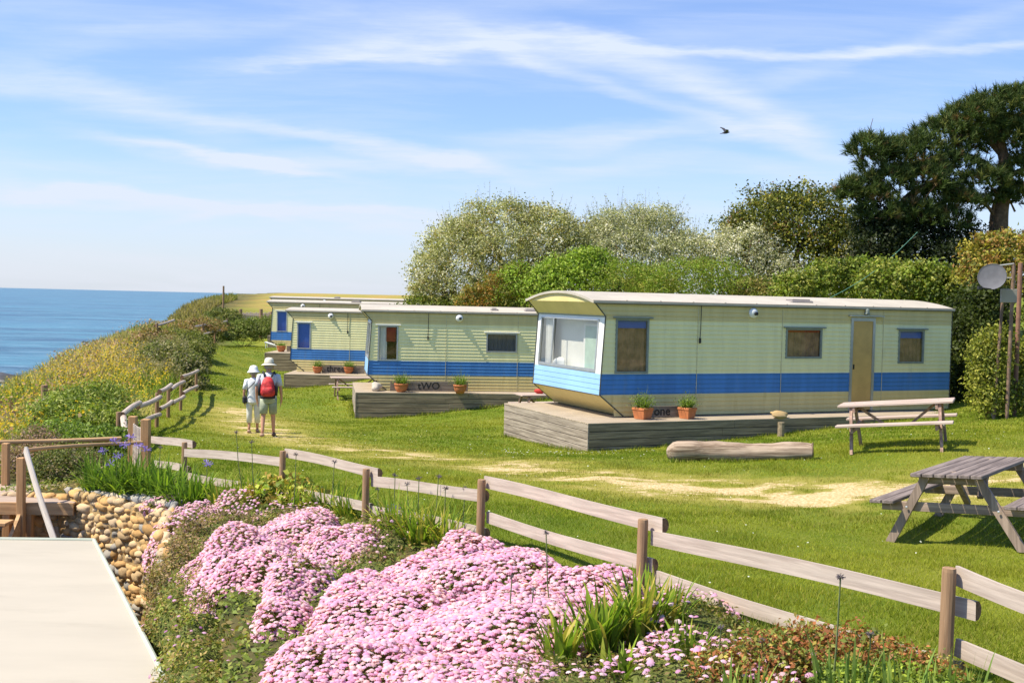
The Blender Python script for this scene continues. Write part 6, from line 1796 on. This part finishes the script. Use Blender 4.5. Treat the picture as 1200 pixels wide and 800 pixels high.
cl = [(262, 580, 13.3, 'yellowish strap leaf clump left of the yellow green shrub', .42), (290, 575, 13.5, 'strap leaf clump half behind the yellow green shrub', .4), (385, 590, 12.4, 'low strap leaf clump under the third fence post', .36), (410, 598, 12.0, 'low grassy clump left of the fourth fence post', .36), (350, 596, 12.6, 'green clump right of the yellow green shrub', .36),
      (462, 640, 10.6, 'bright strap leaf clump behind the largest cushion, left half', .5), (490, 645, 10.3, 'bright strap leaf clump behind the largest cushion, middle', .52), (520, 640, 10.2, 'bright strap leaf clump behind the largest cushion, right half', .46)]
for i, (px, py, Y, lab, L) in enumerate(cl):
    q = at(px, py, Y); clump(lab, q[0], Y, 95, L, .024, 1.15, AG, 220 + i, base=.13)
cl = [(745, 765, 6.75, 'tall strap leaf clump in front of the largest cushion, below the fifth post' , .44, 100), (700, 780, 6.6, 'strap leaf clump at the lower edge of the largest cushion', .40, 80), (655, 790, 6.4, 'small yellowing strap leaf clump left of the other foreground clumps', .30, 44), (775, 770, 6.9, 'strap leaf clump reaching the right end of the largest cushion', .40, 64), (800, 790, 6.2, 'low strap leaf clump right of the foreground group', .32, 46),
      (725, 800, 6.1, 'broad leaved short clump at the bottom in front of the tall clump', .22, 26)]
for i, (px, py, Y, lab, L, n) in enumerate(cl):
    q = at(px, py, Y); clump(lab, q[0], Y, n, L, .034, .8, AG, 240 + i, base=.09, z=max(gz(q[0], Y), 1.12))
cl = [(990, 830, 5.2, 'upright green leaf clump at the bottom right', .40, 34), (1060, 835, 5.15, 'upright leaves at the bottom left of the last fence post', .36, 30), (1030, 820, 5.5, 'thin upright clump among the red leaved shrub', .30, 24), (870, 825, 5.4, 'narrow green leaves at the bottom, left of the red leaved shrub', .26, 22), (1120, 830, 5.2, 'arching leaves by the foot of the nearest fence post', .34, 24), (920, 832, 5.2, 'short upright leaves at the bottom edge', .26, 18)]
for i, (px, py, Y, lab, L, n) in enumerate(cl):
    q = at(px, py, Y); clump(lab, q[0], Y, n, L, .020, .45, [(.20, .30, .06), (.30, .37, .08), (.16, .24, .05)], 260 + i, base=.09, z=gz(q[0], Y) + .05)
# yellow green shrub with broad leaves
q = at(330, 580, 13.0); o = (q[0], q[1], gz(q[0], q[1]))
plant('leafy_shrub', 'yellow green broad leaved shrub behind the pink cushions', 'shrub', o, pxlobes([(320, 578, 13.0, .30, .3, .17), (345, 580, 12.9, .28, .3, .18), (300, 585, 13.0, .18, .25, .14), (365, 588, 12.8, .2, .25, .14)], o), dict(n_clump=330, per=6, cr=.05, size=.075, pal=[(.34, .38, .05), (.42, .42, .07), (.22, .30, .04), (.5, .34, .08)], rough=.25, up=1.0, aspect=1.5), seed=301)
# red leaved shrub bottom right
q = at(980, 780, 5.7); o = (q[0], q[1], gz(q[0], q[1]))
plant('red_leaved_shrub', 'red brown leaved low shrub at the bottom right before the fence', 'shrub', o, pxlobes([(900, 775, 5.75, .22, .25, .13), (950, 770, 5.8, .24, .25, .15), (1005, 775, 5.7, .26, .25, .15), (1055, 788, 5.5, .22, .22, .13), (1090, 800, 5.4, .16, .2, .12), (850, 790, 5.8, .2, .2, .10)], o), dict(n_clump=1500, per=8, cr=.035, size=.03, pal=[(.42, .16, .06), (.33, .15, .06), (.27, .27, .06), (.40, .32, .07), (.20, .24, .05)], pw=[.27, .2, .2, .13, .2], rough=.25, up=.8, aspect=1.8), seed=302)
q = at(1030, 795, 5.3); o = (q[0], q[1], gz(q[0], q[1]))
plant('fern', 'fresh yellow green ferny patch under the red leaved shrub', 'plant', o, pxlobes([(1000, 805, 5.3, .2, .2, .09), (1060, 805, 5.3, .2, .2, .10), (1100, 815, 5.2, .14, .15, .10)], o), dict(n_clump=600, per=8, cr=.03, size=.028, pal=[(.30, .36, .04), (.22, .30, .04), (.16, .22, .04)], rough=.2, up=.7), seed=303)

# flower heads on thin stems
STEM = paint('green_stem', (.14, .17, .06), .7, .2, 8); SEED = paint('dried_seed_head', (.16, .13, .13), .9, .3, 10); LILAC = paint('lilac_petal', (.34, .24, .62), .7, .15, 10)
def headed(label, px, py, Y, col, r=.05, h=.7, group='flower heads on tall thin stems', name='agapanthus_flower'):
    q = at(px, py, Y); x, y = q[0], q[1]; g = max(gz(x, y), q[2] - h)
    rng = np.random.default_rng(int(px * 7 + py))
    t_ = thing(name, label, 'flower', (x, y, g), 0, group)
    hgt = q[2] - g; lx, ly = rng.normal() * .04, rng.normal() * .04
    b = MB(); b.tube([(-lx, -ly, -.03), (-lx * .3, -ly * .3, hgt * .5), (0, 0, hgt)], [.006, .005, .004], 5); b.build('stem', STEM, t_)
    b = MB()
    for k in range(26):
        d = unit(rng.normal(size=3)); d[2] = d[2] * .7 + .1; e = np.array([0, 0, hgt]) + d * r * rng.uniform(.75, 1.1)
        b.tube([(0, 0, hgt), tuple(e)], [.0012, .0022], 4)
        s = unit(np.cross(d, rng.normal(size=3))) * r * .26; u_ = unit(np.cross(d, s)) * r * .26
        for a_, c2 in ((s, u_), (u_, -s)):
            b.quad(e, e + a_ * .5 + d * r * .18, e + d * r * .42, e - a_ * .5 + d * r * .18)
    b.build('flower_head', col, t_)
lil = [(134, 517, 14.8, 'lilac flower head, leftmost by the gate handrail'), (121, 528, 14.6, 'lilac flower head low at the left of the group'), (146, 521, 14.7, 'lilac flower head second from left near the gate'), (153, 512, 14.9, 'highest lilac flower head in front of the gate'), (162, 522, 14.8, 'lilac flower head against the gate slats'), (138, 534, 14.4, 'faded lilac flower head below the others'), (130, 543, 14.3, 'small grey lilac flower head just above the leaves'), (171, 527, 14.5, 'lilac flower head in front of the square gate post'), (243, 543, 13.4, 'lone pale lilac flower head between the first and second fence posts'),
       (460, 602, 10.8, 'pale lilac flower head behind the largest cushion'), (572, 684, 8.3, 'lilac flower head above the pink cushion'), (462, 596, 10.9, 'small lilac bloom beside the pale lilac flower head')]
for px, py, Y, lab in lil: headed(lab, px, py, Y, LILAC, .055 if Y > 10 else .04)
sd = [(188, 524, 14.0, 'round dried seed head right of the gate post'), (277, 506, 13.0, 'tallest thin seed stem below the walkers'), (295, 518, 13.0, 'seed stem just right of the tallest one'), (347, 532, 12.4, 'brown seed head beside the third fence post'), (463, 557, 10.8, 'large seed head above the rail right of the fourth fence post'), (477, 567, 10.6, 'smaller seed head in front of the same rail'), (491, 560, 10.5, 'thin tall seed stem near the rail middle'), (514, 558, 10.4, 'round seed head nearest the fifth fence post, on the left'), (522, 572, 10.2, 'thin seed head just left of the fifth post'), (443, 573, 11.0, 'low seed head right of the fourth post'), (545, 572, 10.1, 'slim seed head touching the fifth post rail'),
      (392, 541, 11.9, 'small dark seed head in front of the upper rail'), (640, 624, 7.2, 'green budded stem standing over the largest cushion'), (600, 676, 7.0, 'brown topped stem in the middle of the cushion'), (625, 690, 6.9, 'bare stem leaning over the cushion'), (560, 705, 7.4, 'thin brown stem left of the others on the cushion'), (845, 735, 5.9, 'grey seed head left of the red leaved shrub'), (893, 750, 5.7, 'second grey seed head in the red leaved shrub'), (1020, 742, 5.5, 'grey seed head among the upright leaves'), (985, 676, 5.3, 'tall drooping grass stem crossing the rail')]
for px, py, Y, lab in sd: headed(lab, px, py, Y, SEED, .026 if Y > 9 else .018, name='dried_seed_head', group='dried seed heads on thin stems')

# ground cover in the bed
rng = np.random.default_rng(91)
n = 90000
X = rng.uniform(-7, 5, n); Y = 4.6 + 13 * rng.random(n) ** 1.3
fd, _, fs = polydist(np.c_[X, Y], fen); yd_ = yard(X, Y)
ok = (fs < 0) & (fd > .02) & (yd_ < -.12); X, Y = X[ok], Y[ok]
Z = ground(X, Y) + .015 + .06 * rng.random(len(X))
pt_ = np.sin(X * 2.3 + Y) + np.sin(Y * 3.1 - X)
pal = np.array([(.20, .26, .045), (.28, .31, .06), (.15, .20, .035), (.33, .25, .08)])
cc = pal[np.clip(((pt_ + 2) / 4 * 4).astype(int) + rng.integers(-1, 2, len(X)), 0, 3)] * rng.uniform(.7, 1.25, (len(X), 1))
V, F_, C_ = cards(np.stack([X, Y, Z], 1), np.tile([[0., -.2, 1.]], (len(X), 1)), .05, cc, 1.8, rng, .6)
tag(link('ground_cover', fast_mesh('ground_cover', V, F_, C_), LEAF), 'low green creeping leaves covering the flower bed soil', 'ground cover', kind='stuff')

# mown grass: short blades, denser near the camera
def lawn(n, y0, y1, x0, x1, h, wd, seed):
    rng = np.random.default_rng(seed)
    Y = y0 + (y1 - y0) * rng.random(n); X = x0 * Y / y1 + (x1 - x0) * Y / y1 * rng.random(n)
    fd, _, fs = polydist(np.c_[X, Y], fen); d, _, _ = polydist(np.c_[X, Y], TRACK)
    ws = np.exp(-(d / 1.0) ** 2) * (.62 + .45 * np.sin(X * 2.2 + Y * 3.1) * np.sin(X * 1.1 - Y * 2.0) + .4 * np.sin(X * 6.1 - Y * 3.3) * np.sin(X * 3.7 + Y * 7.9))
    ws = np.exp(-(d / 1.25) ** 2) * np.clip(.24 + 2.1 * (0.62 * vnoise(X * 1.3, Y * 3.2, 3) + 0.38 * vnoise(X * 4.0, Y * 8.0, 4) - .30), 0, 1)
    ok = (fs > 0) & (X > np.interp(Y, LE[:, 0], LE[:, 1]) - .2) & (rng.random(n) > ws * 1.25) & (X > -Y * .5 - .8) & (X < Y * .62 + 2.5)
    X, Y, ws = X[ok], Y[ok], ws[ok]
    Z = ground(X, Y) - .004 + 0.014 * (np.sin(X * 2.1 + Y * .7) + np.sin(X * .9 - Y * 1.7 + 1) + np.sin(X * 4.3 + 2) * np.sin(Y * 3.7))
    g = np.sin(X * .9 + Y * .5) + np.sin(Y * .8 - X * .4 + 2) + .8 * np.sin(X * 2.9 - Y * 1.3) * np.sin(Y * 2.3 + X) + 2.2 * np.exp(-(d[ok] / 2.2) ** 2) + rng.normal(size=len(X)) * .7
    a = np.array([.15, .22, .014]); b_ = np.array([.32, .335, .030]); s_ = np.array([.52, .40, .13])
    t1 = np.clip(g * .3 + .5, 0, 1)[:, None]; t2 = np.clip(ws * 1.1 + (rng.random(len(X)) < .07) * .6, 0, 1)[:, None]
    C = (a * (1 - t1) + b_ * t1) * (1 - t2) + s_ * t2
    C = C * rng.uniform(.7, 1.3, (len(X), 1))
    vn_ = vnoise(X * 1.7, Y * 2.6, 9); hh = h * (1 - .45 * np.clip(ws, 0, 1)) * (.7 + .75 * vn_ ** 2); C = C * (1.12 - .3 * vn_)[:, None]
    nn = len(X); an = rng.uniform(0, 6.283, nn); S = np.stack([np.cos(an), np.sin(an), np.zeros(nn)], 1) * (wd * rng.uniform(.6, 1.3, nn))[:, None] / 2
    P = np.stack([X, Y, Z], 1); tip = P + np.stack([rng.normal(size=nn) * .5, rng.normal(size=nn) * .5, np.ones(nn)], 1) * (hh * rng.uniform(.5, 1.3, nn))[:, None]
    V = np.stack([P - S, P + S, tip], 1).reshape(-1, 3); return V, np.arange(nn * 3).reshape(nn, 3), np.repeat(C, 3, 0)

def fringe(lines, per_m, h, wd, seed):
    rng = np.random.default_rng(seed); X = []; Y = []
    for (x0, y0), (x1, y1) in lines:
        n = int(math.hypot(x1 - x0, y1 - y0) * per_m) + 6; f = rng.random(n)
        X.append(x0 + (x1 - x0) * f + rng.normal(size=n) * .05); Y.append(y0 + (y1 - y0) * f + rng.normal(size=n) * .05)
    X, Y = np.concatenate(X), np.concatenate(Y); n = len(X)
    an = rng.uniform(0, 6.283, n); S = np.stack([np.cos(an), np.sin(an), np.zeros(n)], 1) * wd / 2
    hh = h * (.35 + .65 * rng.random(n)) * (.6 + .5 * np.sin(X * 3.1 + Y * 2.3) ** 2)
    P = np.stack([X, Y, ground(X, Y) - .01], 1); tip = P + np.stack([rng.normal(size=n) * .4, rng.normal(size=n) * .4, np.ones(n)], 1) * hh[:, None]
    C = np.array([(.14, .21, .02), (.22, .27, .03), (.32, .31, .07)])[rng.integers(0, 3, n)] * rng.uniform(.7, 1.2, (n, 1))
    return np.stack([P - S, P + S, tip], 1).reshape(-1, 3), np.arange(n * 3).reshape(n, 3), np.repeat(C, 3, 0)
def dline(o, yaw, L, W):
    a_ = along(o, yaw, -.04, -.06); b_ = along(o, yaw, L, -.06); c_ = along(o, yaw, -.06, W)
    return [(a_, b_), (a_, c_)]
FR = [fringe(dline((1.62, 22.77), Y1, 10, 4.36), 260, .13, .016, 1), fringe(dline((-4.74, 33.97), CAR[1]['yaw'], 9.5, 4) + dline((-9.04, 44.19), 0, 9, 4) + dline((-12.27, 55.18), CAR[3]['yaw'], 9, 6), 160, .16, .03, 2),
      fringe([(tuple(A_[:2]), tuple(B_[:2])) for A_, B_ in zip(FPW[:-1], FPW[1:])], 420, .13, .008, 3), fringe([((q_[0] - .03, q_[1]), (q_[0] + .03, q_[1])) for q_ in FPW for _ in range(3)], 300, .2, .008, 4),
      fringe([(tuple(at(782, 541, 17.95)[:2]), tuple(at(952, 543, 17.4)[:2]))], 300, .10, .014, 5)]
V, F_, C_ = join(FR + [lawn(290000, 5.2, 12, -4, 9.8, .035, .006, 1), lawn(280000, 12, 20, -9, 15, .04, .010, 2), lawn(210000, 20, 34, -13, 22, .045, .018, 3), lawn(110000, 34, 80, -26, 8, .05, .04, 4)])
tag(link('lawn_grass', fast_mesh('lawn_grass', V, F_, C_), BLADE), 'short mown grass of the lawn with straw coloured worn track', 'grass', kind='stuff')
# tiny daisies in the lawn
rng = np.random.default_rng(5)
X = np.r_[rng.normal(1.2, 1.0, 90), rng.uniform(-6, 9, 260)]; Y = np.r_[rng.normal(21.8, .7, 90), rng.uniform(8, 30, 260)]
fd, _, fs = polydist(np.c_[X, Y], fen); X, Y = X[fs > 0], Y[fs > 0]
P = np.stack([X, Y, ground(X, Y) + .05], 1)
V, F_, C_ = cards(P, np.tile([[0., -.3, 1.]], (len(P), 1)), .020, np.tile([[.8, .8, .7]], (len(P), 1)), 1.0, rng, .2)
tag(link('daisies', fast_mesh('daisies', V, F_, C_), PETAL), 'tiny white daisies dotted over the lawn', 'daisies', kind='stuff')
